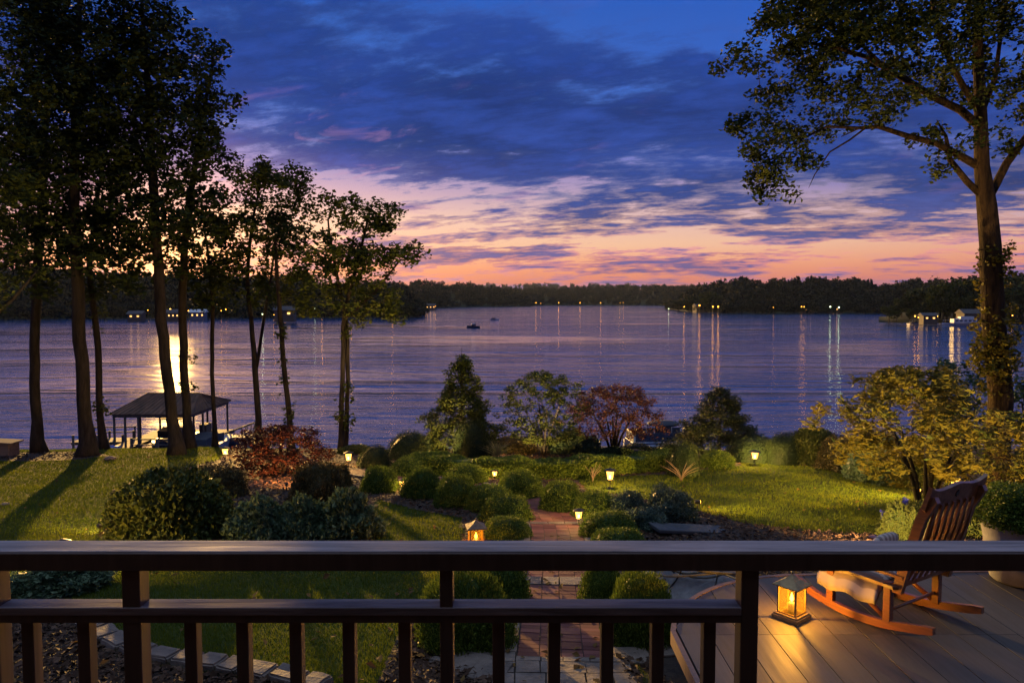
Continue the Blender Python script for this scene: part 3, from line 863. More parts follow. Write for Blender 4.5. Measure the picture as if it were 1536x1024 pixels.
GL = 'tall trees along the left edge of the lawn'
def big_left_trees():
    D_ = .55; pr = 33; S_ = .36
    kw = dict(cat='tree', group=GL, L=.175, spread=.37)
    tree('oak_tree', 'tall dark oak nearest the left edge of the lawn with a straight mid-thick trunk', d=23.2, seed=21,
         trunks_px=[([(58, 676), (53, 600), (52, 520), (55, 430), (60, 330), (68, 200), (74, 80), (78, -30)], [0.172, 0.151, 0.144, 0.138, 0.124, 0.096, 0.062, 0.034], None)],
         blobs_px=[(45, 330, 85, 90), (30, 200, 75, 85), (80, 90, 60, 80, 1), (60, 425, 55, 35, -1, .8), (50, -20, 90, 60)], dens=D_*11, per=pr, **kw)
    tree('oak_tree', 'tallest dark oak left of the boathouse with the thickest flared trunk', d=21.8, seed=22,
         trunks_px=[([(129, 682), (126, 600), (121, 510), (117, 430), (112, 330), (112, 200), (118, 60), (120, -60)], [0.213, 0.186, 0.179, 0.172, 0.151, 0.124, 0.083, 0.041], None)],
         blobs_px=[(120, 130, 105, 110), (110, 260, 105, 95), (125, 370, 85, 45), (80, 20, 80, 60), (180, 0, 60, 60)], dens=D_*11, per=pr, **kw)
    tree('oak_tree', 'slim leaning oak just behind and right of the thickest trunk', d=24.0, seed=23,
         trunks_px=[([(156, 676), (149, 600), (147, 520), (141, 460), (134, 400), (146, 300), (160, 220)], [0.117, 0.103, 0.103, 0.096, 0.083, 0.062, 0.028], None)],
         blobs_px=[(165, 425, 42, 38, 0, .8), (150, 350, 60, 50), (165, 270, 55, 60)], dens=D_*11, per=pr, **kw)
    tree('oak_tree', 'big dark oak standing in front of the boathouse roof with a gently curved trunk', d=22.4, seed=24,
         trunks_px=[([(266, 676), (257, 630), (251, 560), (243, 480), (237, 400), (230, 280), (224, 160), (215, 30), (210, -50)], [0.186, 0.165, 0.158, 0.158, 0.144, 0.131, 0.096, 0.055, 0.034], None)],
         blobs_px=[(230, 90, 85, 85), (225, 200, 105, 90), (235, 320, 85, 70), (215, 385, 60, 35, 0, .8), (240, 10, 40, 45, 0, .9), (225, 425, 50, 20, 0, .6)], dens=D_*11, per=pr, **kw)
    tree('oak_tree', 'dark oak with a narrow spire top, trunk in front of the boathouse', d=23.8, seed=25,
         trunks_px=[([(285, 674), (278, 600), (275, 520), (274, 430), (282, 320), (300, 200), (318, 100), (322, 60)], [0.151, 0.131, 0.127, 0.124, 0.103, 0.076, 0.041, 0.021], None)],
         blobs_px=[(322, 85, 26, 42, 0, 1.3), (318, 150, 42, 50), (310, 225, 50, 55), (295, 320, 62, 62), (275, 400, 60, 32, 0, .8)], dens=D_*11, per=pr, **kw)
    tree('oak_tree', 'thinnest of the tall trees, a straight dark trunk at the right end of the boathouse', d=25.0, seed=26,
         trunks_px=[([(323, 676), (320, 600), (318, 520), (319, 460), (314, 400), (305, 330)], [0.083, 0.072, 0.069, 0.069, 0.055, 0.028], None)],
         blobs_px=[(322, 410, 48, 42), (330, 360, 35, 45), (322, 452, 40, 20, 0, 1)], dens=D_*14, per=pr, **kw)
    kw['leaf'] = 'leaf_maple'; kw['L'] = .15; pr = 46
    tree('maple_tree', 'dark slender tree with a trunk forked low into a V, behind the red leaved shrub', d=24.8, seed=27,
         trunks_px=[([(388, 668), (386, 600), (382, 550), (377, 480), (371, 420), (378, 340), (392, 270)], [0.117, 0.103, 0.096, 0.076, 0.069, 0.048, 0.021], None),
                    ([(384, 555), (391, 510), (399, 460), (407, 410), (415, 350)], [0.062, 0.055, 0.052, 0.041, 0.021], 0)],
         blobs_px=[(402, 272, 66, 40), (388, 335, 66, 50), (448, 285, 30, 26, 0, .8), (375, 395, 55, 32, 0, .8), (435, 320, 30, 35, 0, .9), (360, 440, 40, 28, 0, .7), (390, 440, 40, 20, 0, .6)], dens=D_*14, per=pr, **kw)
    tree('maple_tree', 'slender tree with ivy tufts up its leaning trunk, right of the forked one', d=24.2, seed=28,
         trunks_px=[([(437, 668), (432, 600), (425, 540), (420, 470), (415, 400), (412, 340)], [0.103, 0.089, 0.083, 0.079, 0.062, 0.028], None)],
         blobs_px=[(430, 355, 42, 42), (440, 410, 46, 34, 0, .8), (440, 445, 44, 22, 0, .8), (465, 465, 24, 14, 0, .7)], dens=D_*14, per=pr, **kw)
    tree('maple_tree', 'spreading tree with twin dark trunks, rightmost and lowest of the tall left trees', d=23.4, seed=29,
         trunks_px=[([(512, 676), (513, 600), (515, 520), (517, 470), (535, 400), (552, 330), (560, 300)], [0.089, 0.079, 0.076, 0.069, 0.055, 0.034, 0.014], None),
                    ([(519, 676, .3), (521, 600, .3), (521, 540, .3), (519, 480, .3), (503, 400), (492, 330), (505, 300)], [0.083, 0.069, 0.069, 0.062, 0.048, 0.028, 0.014], 0),
                    ([(518, 478), (560, 440), (600, 390), (622, 372)], [0.048, 0.041, 0.028, 0.010], 0)],
         blobs_px=[(515, 312, 42, 24, 0, .9), (562, 330, 50, 32, 0, .9), (598, 372, 40, 24, 0, .9), (545, 390, 62, 36, 0, .75), (495, 400, 40, 48, 0, .7), (545, 445, 60, 26, 0, .7), (480, 350, 25, 30, 0, .5), (540, 482, 30, 12, 0, .8), (583, 470, 20, 14, 0, .6)], dens=D_*17, per=60, **kw)
    kw['leaf'] = 'leaf_maple'
    tree('maple_tree', 'tree whose leafy boughs hang in at the left edge, its trunk outside', d=18.5, seed=30,
         trunks_px=[([(-95, 745), (-92, 600), (-88, 480), (-80, 330), (-70, 180), (-60, 20)], [0.179, 0.158, 0.151, 0.131, 0.096, 0.048], None),
                    ([(-88, 500), (-50, 490), (-5, 470), (40, 425), (60, 400)], [0.062, 0.055, 0.048, 0.034, 0.014], 0)],
         blobs_px=[(-30, 130, 75, 110, 0, .9), (-20, 290, 70, 80, 0, .8), (5, 395, 60, 32, 0, .8), (-20, 450, 40, 25, 0, .6), (-110, 250, 80, 150), (0, 20, 50, 50, 0, .7)], dens=D_*10, per=pr, **kw)
big_left_trees()

def ivy_on(t, px, spots, d, r0, seed, leaf='leaf_maple', n=60):
    root = t.location; rs = random.Random(seed); tg = []
    for cx, cy, h in spots:
        for _ in range(n):
            py = rs.gauss(cy, h*.5); a = rs.uniform(0, 6.3); c = at(cx, py, d); tg.append(c+Vector((math.cos(a), math.sin(a), 0))*rs.uniform(r0, r0+.09)-root)
    V, Fc, A = leaf_cloud(tg, 5, .07, .085, .8, seed)
    obj('ivy', np_mesh('ivy', V, Fc, A), M[leaf], t)
for o in [o for o in bpy.data.objects if o.get('group') == GL]:
    if 'ivy tufts' in o['label']: ivy_on(o, 0, [(426, 560, 50), (433, 630, 30), (422, 500, 15)], 24.1, .11, 61, n=40)
    if 'twin dark' in o['label']: ivy_on(o, 0, [(522, 590, 25), (509, 625, 20), (519, 500, 12), (524, 632, 16)], 23.4, .10, 62, n=30)
    if 'slim leaning' in o['label']: ivy_on(o, 0, [(149, 465, 30), (152, 615, 16), (140, 440, 15)], 23.9, .16, 63, n=40)
    if 'narrow spire' in o['label']: ivy_on(o, 0, [(280, 535, 12), (284, 580, 10)], 23.8, .19, 64, n=30)

def right_tree():
    t = tree('oak_tree', 'tall oak on the right edge with ivy round its golden lit trunk', 'tree', 15.0,
         [([(1494, 745), (1497, 680), (1500, 600), (1492, 520), (1488, 440), (1484, 370), (1478, 310), (1472, 250), (1470, 150), (1466, 50), (1470, -70)], [.25, .235, .225, .215, .205, .195, .18, .14, .11, .085, .05], None),
          ([(1474, 252), (1440, 234), (1405, 215), (1362, 204), (1318, 190), (1290, 192), (1262, 205)], [.09, .075, .065, .055, .045, .035, .022], 0),
          ([(1300, 191), (1275, 210), (1245, 228), (1222, 262), (1213, 282)], [.028, .024, .02, .014, .008], 0),
          ([(1290, 192), (1240, 190), (1190, 215), (1150, 250), (1135, 285)], [.03, .026, .02, .014, .008], 0),
          ([(1477, 298), (1450, 272), (1425, 240), (1418, 205), (1405, 180)], [.075, .065, .055, .035, .02], 0),
          ([(1470, 190), (1440, 165), (1400, 145), (1362, 122), (1325, 100), (1300, 85), (1255, 72), (1200, 62), (1150, 80)], [.085, .08, .072, .065, .055, .048, .038, .025, .01], 0),
          ([(1325, 100), (1295, 70), (1270, 45), (1250, 10)], [.042, .034, .024, .01], 0),
          ([(1469, 170), (1440, 120), (1415, 70), (1400, 10), (1392, -40)], [.07, .06, .05, .035, .02], 0),
          ([(1485, 292, .2), (1510, 245), (1540, 205), (1590, 150), (1650, 90)], [.085, .08, .07, .05, .02], 0),
          ([(1472, 170, .3), (1492, 120), (1500, 60), (1515, -20)], [.065, .05, .035, .02], 0)],
         [(1115, 95, 40, 32, 0, .9), (1165, 45, 66, 44, 0, .9), (1235, 95, 58, 50, 0, .75), (1185, 135, 56, 30, .5, .7), (1130, 195, 46, 34, 0, .8), (1170, 235, 58, 40, -.5, .8), (1140, 285, 36, 30, 0, 1), (1180, 290, 30, 22, 0, .8),
          (1215, 185, 60, 30, .6, .75), (1275, 155, 55, 36, 0, .7), (1290, 50, 80, 50, 0, .85), (1345, 120, 55, 42, .8, .7), (1400, 50, 80, 60, 0, .75), (1430, 130, 45, 40, 1.2, .65), (1405, 225, 28, 20, 0, .8), (1375, 200, 42, 16, 0, .7), (1320, 180, 40, 18, 0, .6), (1440, 90, 40, 36, -.8, .8), (1365, 165, 42, 26, -.6, .8), (1305, 112, 44, 28, -.8, .8), (1450, 205, 26, 24, -.5, .8), (1420, 255, 26, 16, 0, .8), (1490, 120, 34, 40, -.8, .7),
          (1500, 40, 70, 60, 0, .75), (1530, 140, 40, 45, .5, .7), (1520, 215, 30, 28, 0, .8), (1600, 100, 80, 90, 0, .7), (1240, 5, 100, 34, 0, .8), (1330, -30, 120, 50, 1, .5), (1480, -50, 120, 60, 1, .5)],
         dens=20, per=46, L=.11, spread=.25, leaf='leaf_maple', bark='bark_pale', seed=41, flare=.35, tip=.0042, deep=1.0)
    # ivy on the trunk
    root = t.location; rs = random.Random(4); tg = []
    for _ in range(230):
        cy, sp = rs.choice(((505, 42), (500, 60), (530, 30), (390, 26), (560, 60)))
        py = rs.gauss(cy, sp*.6); a = rs.uniform(0, 6.3); c = at(1492, py, 15.0)
        tg.append(c+Vector((math.cos(a), math.sin(a), 0))*rs.uniform(.22, .42 if 440 < py < 560 else .28)-root)
    V, Fc, A = leaf_cloud(tg, 12, .13, .085, .8, 5)
    obj('ivy', np_mesh('ivy', V, Fc, A), M['leaf_gold'], t)
right_tree()

# ---------------------------------------------------------------- small garden trees
def small_tree(name, label, cat, px, py_base, top, wpx, leaf, seed, shape='round', dens=40, per=36, L=.07, stems=4, spread=.16, group=None, bare=.25, d=None, lean=0., W_=.55, hang=0.):
    b = on_g(px, py_base) if d is None else Vector((ray(px, 500).x*d, d, gz(ray(px, 500).x*d, d)))
    d = b.y; H = at(px, top, d).z-b.z; R_ = wpx/2*d/F
    rs = random.Random(seed); tg = []
    n = int(dens*R_*R_*H)
    for _ in range(n):
        k = rs.random(); a = rs.uniform(0, 6.3)
        if shape == 'cone': h = bare+(1-bare)*(1-math.sqrt(1-rs.random()*.985)); rr = R_*(1.02-((h-bare)/(1-bare)))**1.05*(.45+.55*rs.random()**.5)*(1+.20*math.sin(h*31+seed+a)+.16*math.sin(a*3+h*13))
        elif shape == 'vase': h = bare+(1-bare)*rs.random()**.8; kk = (h-bare)/(1-bare); rr = R_*math.sin(min(PI, .55+kk*2.35))**.8*rs.random()**.45*(1+.15*math.sin(a*4+h*7))
        else: h = bare+(1-bare)*rs.random(); kk = (h-bare)/(1-bare)*2-1; rr = R_*math.sqrt(max(0, 1-kk*kk))*rs.random()**.45*(1+.15*math.sin(a*3+h*8+seed))
        tg.append(Vector((math.cos(a)*rr+lean*h*H, math.sin(a)*rr, h*H)))
    trunks = []
    if shape == 'cone': trunks = [([Vector((0, 0, -.05)), Vector((0, 0, H*.5)), Vector((0, 0, H*.97))], [.07*H/3, .05*H/3, .012], None)]
    else:
        for s in range(stems):
            a = s*6.28/stems+rs.uniform(-.4, .4); rr = R_*rs.uniform(.25, .5)
            trunks.append(([Vector((math.cos(a)*.04, math.sin(a)*.04, -.05)), Vector((math.cos(a)*rr*.4, math.sin(a)*rr*.4, H*.28)), Vector((math.cos(a)*rr, math.sin(a)*rr, H*.6))], [.045, .035, .02], None))
    P, par, R2 = skeleton(trunks, tg, seed, .0042, .22)
    t = thing(name, label, cat, b, 0, group)
    obj('trunk', skin_tubes(P, par, R2), M['bark'], t)
    V, Fc, A = leaf_cloud(tg, per, spread, L, W_, seed, hang=hang); obj('crown', np_mesh('crown', V, Fc, A), M[leaf], t)
    return t
small_tree('evergreen_tree', 'pyramid shaped evergreen standing behind the long low hedge', 'tree', 692, 690, 516, 130, 'leaf_maple', 51, 'cone', dens=125, per=32, L=.085, bare=.03, spread=.17, d=22.6)
small_tree('garden_tree', 'small round headed tree with a lamp lit yellow green underside, beside the red maple', 'tree', 816, 688, 560, 146, 'leaf_maple', 52, 'round', dens=50, per=36, L=.085, bare=.16, d=22.2)
small_tree('japanese_maple', 'broad dark red maple with its right side lit orange, behind the long low hedge', 'tree', 922, 688, 580, 160, 'leaf_red_pale', 53, 'vase', dens=52, per=33, L=.075, bare=.26, stems=6, d=22.0)
small_tree('dark_conifer', 'dark ragged conifer to the right of the red maple', 'tree', 1082, 690, 572, 150, 'leaf_conifer', 54, 'cone', dens=80, per=52, L=.11, bare=.06, spread=.20, W_=.28, d=22.4)
small_tree('red_leaf_shrub', 'wide burgundy leaved shrub glowing orange from a lamp at its foot', 'shrub', 415, 724, 642, 146, 'leaf_red', 55, 'round', dens=130, per=44, L=.075, bare=.02, stems=7, d=18.0)
small_tree('golden_shrub', 'large many stemmed shrub with golden lit narrow leaves behind the rocking chair', 'shrub', 1398, 780, 556, 280, 'leaf_gold', 56, 'vase', dens=34, per=50, L=.13, bare=.29, stems=8, d=12.4, spread=.19, W_=.32, lean=-.12)
GD = 'dark trees behind the golden shrub'
small_tree('lakeside_tree', 'dark blue green tree just left of the big trunk, behind the golden shrub', 'tree', 1440, 690, 545, 130, 'leaf_bluegreen', 57, 'round', dens=12, per=57, L=.13, spread=.3, d=21, group=GD, bare=.1)
small_tree('lakeside_tree', 'dark blue green tree right of the big trunk at the right edge', 'tree', 1555, 690, 535, 110, 'leaf_bluegreen', 58, 'round', dens=14, per=57, L=.13, spread=.3, d=19, group=GD, bare=.05)
small_tree('leafy_shrub', 'green shrub below the big trunk at the right edge, above the potted shrub', 'shrub', 1545, 770, 640, 150, 'leaf_gold', 59, 'round', dens=40, per=46, L=.10, spread=.2, d=12.8, bare=.02)

# ---------------------------------------------------------------- clipped and loose bushes
def bush_mesh(seed, n=5200, L=.05, W_=.6, rough=.10, up=.4, flat=1.0, upright=0.):
    """unit bush: radius 1 dome on the ground, centre at z .0, height 1"""
    r = np.random.RandomState(seed)
    d = r.normal(0, 1, (n, 3)); d /= np.linalg.norm(d, axis=1, keepdims=True)
    d[:, 2] = np.abs(d[:, 2])*1.0-.12*r.rand(n)
    ph = r.rand(6)*6.28
    def bumpf(d): return 1+rough*(np.sin(d[:, 0]*5+ph[0])*np.sin(d[:, 1]*5+ph[1])+.6*np.sin(d[:, 2]*7+ph[2]+d[:, 0]*4)+.5*np.sin(d[:, 0]*11+ph[3])*np.sin(d[:, 1]*12+d[:, 2]*9+ph[4]))
    q = np.power(np.clip(np.abs(d), 0, 1), .86)*np.sign(d); q /= np.maximum(np.linalg.norm(q, axis=1, keepdims=True), .001)**.55
    rad = bumpf(d)*(.90+.14*r.rand(n)**2)
    C = q*rad[:, None]
    shoot = r.rand(n) < .05; C = np.where(shoot[:, None], C*1.05, C)
    A = d*.9+r.normal(0, .75, (n, 3)); A[:, 2] += upright; A /= np.linalg.norm(A, axis=1, keepdims=True)
    B = np.cross(A, r.normal(0, 1, (n, 3))); B /= np.linalg.norm(B, axis=1, keepdims=True)
    s = L*r.uniform(.6, 1.3, (n, 1))*.5
    V, Fc, At = quads_from(C, A*s, B*s*W_, np.clip(r.normal(.5, .26, n), 0, 1))
    # solid inner core in the darkest leaf tone
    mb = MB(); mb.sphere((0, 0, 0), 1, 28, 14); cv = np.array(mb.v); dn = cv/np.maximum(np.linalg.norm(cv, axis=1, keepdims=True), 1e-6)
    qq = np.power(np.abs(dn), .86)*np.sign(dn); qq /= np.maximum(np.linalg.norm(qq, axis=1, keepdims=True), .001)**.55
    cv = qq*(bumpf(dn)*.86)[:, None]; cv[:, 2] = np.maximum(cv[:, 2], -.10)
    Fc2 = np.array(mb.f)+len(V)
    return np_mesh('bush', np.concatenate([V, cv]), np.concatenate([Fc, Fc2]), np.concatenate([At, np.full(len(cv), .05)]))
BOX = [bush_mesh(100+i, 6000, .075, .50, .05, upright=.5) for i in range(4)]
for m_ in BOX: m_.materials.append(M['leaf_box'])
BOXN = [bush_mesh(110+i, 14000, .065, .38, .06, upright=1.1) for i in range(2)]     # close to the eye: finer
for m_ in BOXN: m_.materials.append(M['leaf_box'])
def bush(name, label, cat, px, py_base, wpx, top, mesh, group=None, seed=0, dshift=0.):
    b = on_g(px, py_base); R_ = wpx/2*b.y/F; y = b.y+R_*.8+dshift; c = Vector((ray(px, 500).x*y, y, 0)); R_ = wpx/2*y/F
    g = gz(c.x, c.y); H = at(px, top, y-R_*.15).z-g
    o = obj(name, mesh, None, None, (c.x, c.y, g), seed*1.7)
    o.scale = (R_/1.02, R_/1.02, max(H, .15)/1.02)
    return tag(o, label, cat, group)
GB = 'clipped boxwood balls along the brick path'
balls = [
 (567, 742, 56, 699, 'clipped boxwood ball at the far left end, left of a lit path gap'),
 (631, 750, 60, 702, 'clipped boxwood just right of the lit path gap, second from the far left'),
 (684, 765, 68, 712, 'clipped boxwood ball at the front of the bend, third from the far left'),
 (699, 728, 62, 697, 'low boxwood mound tucked behind the third ball near the hedge'),
 (735, 773, 74, 727, 'clipped boxwood between the bend and the path, its flat top below the lit one'),
 (780, 753, 70, 706, 'round clipped boxwood at the top of the brick path, left side'),
 (759, 790, 78, 743, 'clipped boxwood left of the path with bright tips, behind the lantern bush'),
 (759, 815, 76, 777, 'boxwood right beside the copper roofed lantern left of the path'),
 (843, 772, 66, 720, 'round boxwood with golden flecked leaves at the top of the brick path, right side'),
 (897, 783, 72, 738, 'rounded boxwood right of the small path lamp, furthest of the right hand row'),
 (915, 813, 88, 770, 'wide boxwood right of the path, just above the handrail'),
 (930, 838, 88, 795, 'boxwood right of the path whose top shows just over the handrail'),
]
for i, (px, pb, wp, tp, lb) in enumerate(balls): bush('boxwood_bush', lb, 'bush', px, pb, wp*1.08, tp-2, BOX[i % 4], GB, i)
bush('boxwood_bush', 'largest boxwood, left of the path and seen between the railing bars', 'bush', 698, 985, 156, 855, BOXN[0], GB, 3)
bush('boxwood_bush', 'boxwood hidden mostly by the handrail, left of the path behind the largest one', 'bush', 752, 905, 90, 838, BOX[1], GB, 5)
bush('boxwood_bush', 'big boxwood right of the path between the railing and the lower deck', 'bush', 962, 975, 116, 857, BOXN[1], GB, 8)
bush('boxwood_bush', 'boxwood behind the big right hand one, tucked against the path under the handrail', 'bush', 905, 905, 70, 840, BOX[2], GB, 9)
GC = 'clipped evergreens behind the path'
DK = [bush_mesh(120+i, 7000, .045, .6, .03) for i in range(2)]
for m_ in DK: m_.materials.append(M['leaf_dark'])
bush('dome_bush', 'large dark clipped dome at the lake edge left of the pyramid evergreen', 'bush', 615, 690, 76, 645, DK[0], GC, 1)
bush('dome_bush', 'dark rounded bush below the large dome, right of the glowing path lamp', 'bush', 560, 706, 56, 666, DK[1], GC, 2)
bush('dome_bush', 'low clipped mound in front of the large dark dome', 'bush', 616, 716, 68, 683, BOX[0], GC, 3)
bush('dome_bush', 'dark round bush tight against the foot of the pyramid evergreen', 'bush', 708, 690, 62, 626, DK[0], GC, 4)
bush('dome_bush', 'near black upright bush at the right end of the long low hedge', 'bush', 1028, 716, 54, 659, DK[1], GC, 5)
bush('dome_bush', 'clipped dark bush between the black bush and the star bright lamp', 'bush', 1078, 706, 56, 674, BOX[3], GC, 6)
bush('dome_bush', 'small clipped ball at the lake edge beside the moored pontoon boat', 'bush', 1006, 683, 30, 663, DK[0], GC, 7)
bush('dome_bush', 'small clipped mound under the red maple, behind the hedge', 'bush', 958, 684, 54, 664, DK[1], GC, 8)
BR = bush_mesh(130, 9000, .090, .62, .06); BR.materials.append(M['leaf_broad'])
bush('broadleaf_bush', 'biggest rounded bush with glossy leaves on the left lawn behind the handrail', 'bush', 248, 822, 184, 702, BR, None, 1)
AZ = bush_mesh(131, 6500, .07, .6, .10); AZ.materials.append(M['leaf_azalea'])
bush('azalea_bush', 'bronze tinged round bush right of the glowing red shrub', 'bush', 474, 756, 92, 692, AZ, None, 2)
bush('azalea_bush', 'small olive bush behind the bronze tinged one, lit on its right side', 'bush', 505, 738, 44, 694, AZ, None, 4)
bush('azalea_bush', 'low sprawling brownish bush between the biggest bush and the red shrub', 'bush', 318, 748, 100, 698, AZ, None, 5)
LP = bush_mesh(132, 3800, .17, .55, .16); LP.materials.append(M['leaf_perennial'])
LS = bush_mesh(133, 4200, .10, .55, .14); LS.materials.append(M['leaf_silver'])
for (px, pb, wp, tp, lb) in ((385, 818, 96, 752, 'leafy dark perennial clump directly right of the biggest bush'), (448, 815, 78, 750, 'middle clump of leafy perennials, thinner and browner'), (515, 814, 100, 742, 'hydrangea like clump with broad pale leaves at the right end of the left bed')):
    bush('leafy_perennial', lb, 'plant', px, pb, wp, tp, LP, 'leafy perennials in the left bed', px)
for (px, pb, wp, tp, lb) in ((945, 786, 62, 738, 'silvery plant clump next to the right hand boxwoods'), (1006, 789, 80, 734, 'silvery green clump at the edge of the mulch right of the path'), (970, 800, 70, 764, 'low silvery plant in front of the other two by the slate slab')):
    bush('silver_plant', lb, 'plant', px, pb, wp, tp, LS, 'silvery perennials right of the path', px)
bush('broadleaf_bush', 'low bush at the left edge seen through the railing, lit from behind', 'bush', 72, 906, 124, 848, LP, None, 9)
bush('broadleaf_bush', 'dense bush hiding the base of the golden shrub, beside the blue flowers', 'bush', 1440, 806, 110, 742, BR, None, 11)
GS = 'shrubs along the lake bank on the right'
for i, (px, pb, wp, tp, lb) in enumerate(((1135, 700, 90, 652, 'dark bank shrub just behind the star bright lamp'), (1185, 704, 70, 646, 'dark bank shrub with the lake right above it, right of the lamp'), (1225, 706, 80, 640, 'taller dark bank shrub left of the golden shrub'), (1275, 716, 90, 652, 'bank shrub half hidden by the golden shrub'), (1340, 735, 110, 660, 'bank shrub behind the middle of the golden shrub'), (1400, 745, 100, 655, 'bank shrub deep behind the golden shrub near the trunk'),
        (770, 686, 80, 655, 'dark low bank shrub between the evergreen and the round headed tree'), (860, 686, 70, 648, 'dark low bank shrub between the round headed tree and the red maple'), (530, 684, 56, 668, 'low bank shrub behind the twin trunks'))):
    bush('bank_shrub', lb, 'shrub', px, pb, wp, tp, (AZ, LP, BR)[i % 3] if i not in (0, 1) else DK[i], GS, i, .6)
# flowering shrub by the deck
FB = bush('flowering_shrub', 'round shrub with violet blue flowers at the deck edge behind the rocking chair', 'shrub', 1368, 822, 84, 750, bush_mesh(134, 5200, .09, .5, .09), None, 2)
FB.data.materials.append(M['leaf_broad'])
def flowers(o):
    r = np.random.RandomState(3)
    for k in range(13):
        d = Vector(r.normal(0, 1, 3)); d.z = abs(d.z); d.y = -abs(d.y); d.normalize()
        mb = MB(); mb.smooth = True; mb.sphere(d*.97, .055, 8, 6); cv = np.array(mb.v)
        V, Fc, A = leaf_cloud([d*1.0], 34, .12, .075, .9, 6+k)
        obj('flower_head', np_mesh('flowers', np.concatenate([V, cv]), np.concatenate([Fc, np.array(mb.f)+len(V)]), np.concatenate([A, np.full(len(cv), .3)])), M['petal_blue'], o)
flowers(FB)

# long low hedge (clipped, curving)
def hedge(name, label, pts, wd, ht, seed, leaf, n):
    C = catmull(pts, 10); L = [0.]
    for a, b in zip(C, C[1:]): L.append(L[-1]+(b-a).length)
    r = np.random.RandomState(seed); Cn = np.array([tuple(c) for c in C]); Ln = np.array(L)
    def pt(s): return np.interp(s, Ln, Cn[:, 0]), np.interp(s, Ln, Cn[:, 1])
    s = r.rand(n)*L[-1]; x, y = pt(s); x2, y2 = pt(np.minimum(s+.05, L[-1])); x1, y1 = pt(np.maximum(s-.05, 0)); dx, dy = x2-x1, y2-y1; dl = np.hypot(dx, dy)+1e-9; nx_, ny_ = dy/dl, -dx/dl
    face = r.rand(n); lat = np.where(face < .55, r.uniform(-1, 1, n), np.where(face < .8, 1., -1.)); hz = np.where(face < .55, 1., r.rand(n))
    corner = (np.abs(lat) > .85) & (hz > .85); hz = np.where(corner, hz-.06, hz)
    wob = .04*np.sin(s*3)+.03*np.sin(s*7.3)+r.normal(0, .018, n)
    lat_m = lat*(wd/2)+np.sign(lat)*wob*.5*(hz < .98); hm = hz*ht+wob*(hz > .9)
    X_ = x+nx_*lat_m; Y_ = y+ny_*lat_m; Z_ = gz_np(X_, Y_)+hm
    Cc = np.stack([X_, Y_, Z_], -1); A = r.normal(0, 1, (n, 3)); A[:, 2] += .7; A /= np.linalg.norm(A, axis=1, keepdims=True)
    B = np.cross(A, r.normal(0, 1, (n, 3))); B /= np.linalg.norm(B, axis=1, keepdims=True); sz = .055*r.uniform(.6, 1.3, (n, 1))*.5
    V, Fc, At = quads_from(Cc, A*sz, B*sz*.6, np.clip(r.normal(.5, .25, n), 0, 1))
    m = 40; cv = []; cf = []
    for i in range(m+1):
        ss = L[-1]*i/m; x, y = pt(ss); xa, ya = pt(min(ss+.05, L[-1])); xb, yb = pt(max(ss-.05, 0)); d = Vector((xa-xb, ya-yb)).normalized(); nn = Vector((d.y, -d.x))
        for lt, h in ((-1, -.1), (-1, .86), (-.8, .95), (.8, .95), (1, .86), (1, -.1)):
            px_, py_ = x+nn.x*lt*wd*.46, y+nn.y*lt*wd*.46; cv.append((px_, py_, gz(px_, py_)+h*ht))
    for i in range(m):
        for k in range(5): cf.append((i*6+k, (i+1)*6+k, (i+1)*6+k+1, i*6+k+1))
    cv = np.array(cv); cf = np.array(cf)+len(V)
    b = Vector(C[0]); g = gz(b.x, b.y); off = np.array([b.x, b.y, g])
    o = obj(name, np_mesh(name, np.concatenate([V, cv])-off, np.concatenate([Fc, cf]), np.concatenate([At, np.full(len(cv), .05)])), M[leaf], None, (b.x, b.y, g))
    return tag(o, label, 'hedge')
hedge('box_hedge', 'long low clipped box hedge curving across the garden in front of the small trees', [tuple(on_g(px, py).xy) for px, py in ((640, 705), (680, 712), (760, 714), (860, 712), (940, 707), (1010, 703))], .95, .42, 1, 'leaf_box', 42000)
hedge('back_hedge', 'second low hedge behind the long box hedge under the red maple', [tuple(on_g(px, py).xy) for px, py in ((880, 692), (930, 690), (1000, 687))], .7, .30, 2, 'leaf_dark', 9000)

# twiggy bare plants and ornamental grass
def blades(name, label, cat, px, py, H, n, spread, mat, seed, wd=.006, group=None, curve=.5):
    b = on_g(px, py); rs = random.Random(seed); mb = MB(); mb.smooth = True
    for i in range(n):
        a = rs.uniform(0, 6.28); h = H*rs.uniform(.5, 1.05); k = spread*rs.uniform(.2, 1)
        pts = [(math.cos(a)*k*t*t*(1+curve*t), math.sin(a)*k*t*t*(1+curve*t), h*(t-.25*curve*t*t)) for t in (0, .3, .6, .85, 1)]
        mb.tube(pts, [wd, wd*.9, wd*.7, wd*.45, wd*.15], 3, cap=False)
    o = mb.build(name, mat, None, b); return tag(o, label, cat, group)
M['twig'] = mat_simple('pale_twigs', (.33, .22, .14), (.15, .10, .07), 8, .8)
M['straw'] = mat_simple('straw', (.30, .26, .10), (.12, .12, .04), 8, .7)
blades('bare_shrub', 'small bare twiggy shrub standing between the path boxwoods and the lawn lamp', 'shrub', 889, 722, .42, 16, .38, M['twig'], 1, .009, 'leafless twiggy shrubs by the hedge', .1)
blades('bare_shrub', 'small bare twiggy shrub in front of the black bush at the right hand lawn', 'shrub', 1022, 722, .45, 20, .48, M['twig'], 2, .009, 'leafless twiggy shrubs by the hedge', .1)
blades('ornamental_grass', 'tuft of ornamental grass behind the burgundy shrub', 'plant', 396, 672, .95, 120, .55, M['straw'], 3, .008)
blades('ornamental_grass', 'straw coloured grass tuft at the lit spot behind the hedge', 'plant', 745, 690, .62, 90, .4, M['straw'], 4, .008)
blades('ornamental_grass', 'green grassy clump seen through the railing beside the left bush', 'plant', 125, 872, .40, 90, .30, M['straw'], 5, .005)

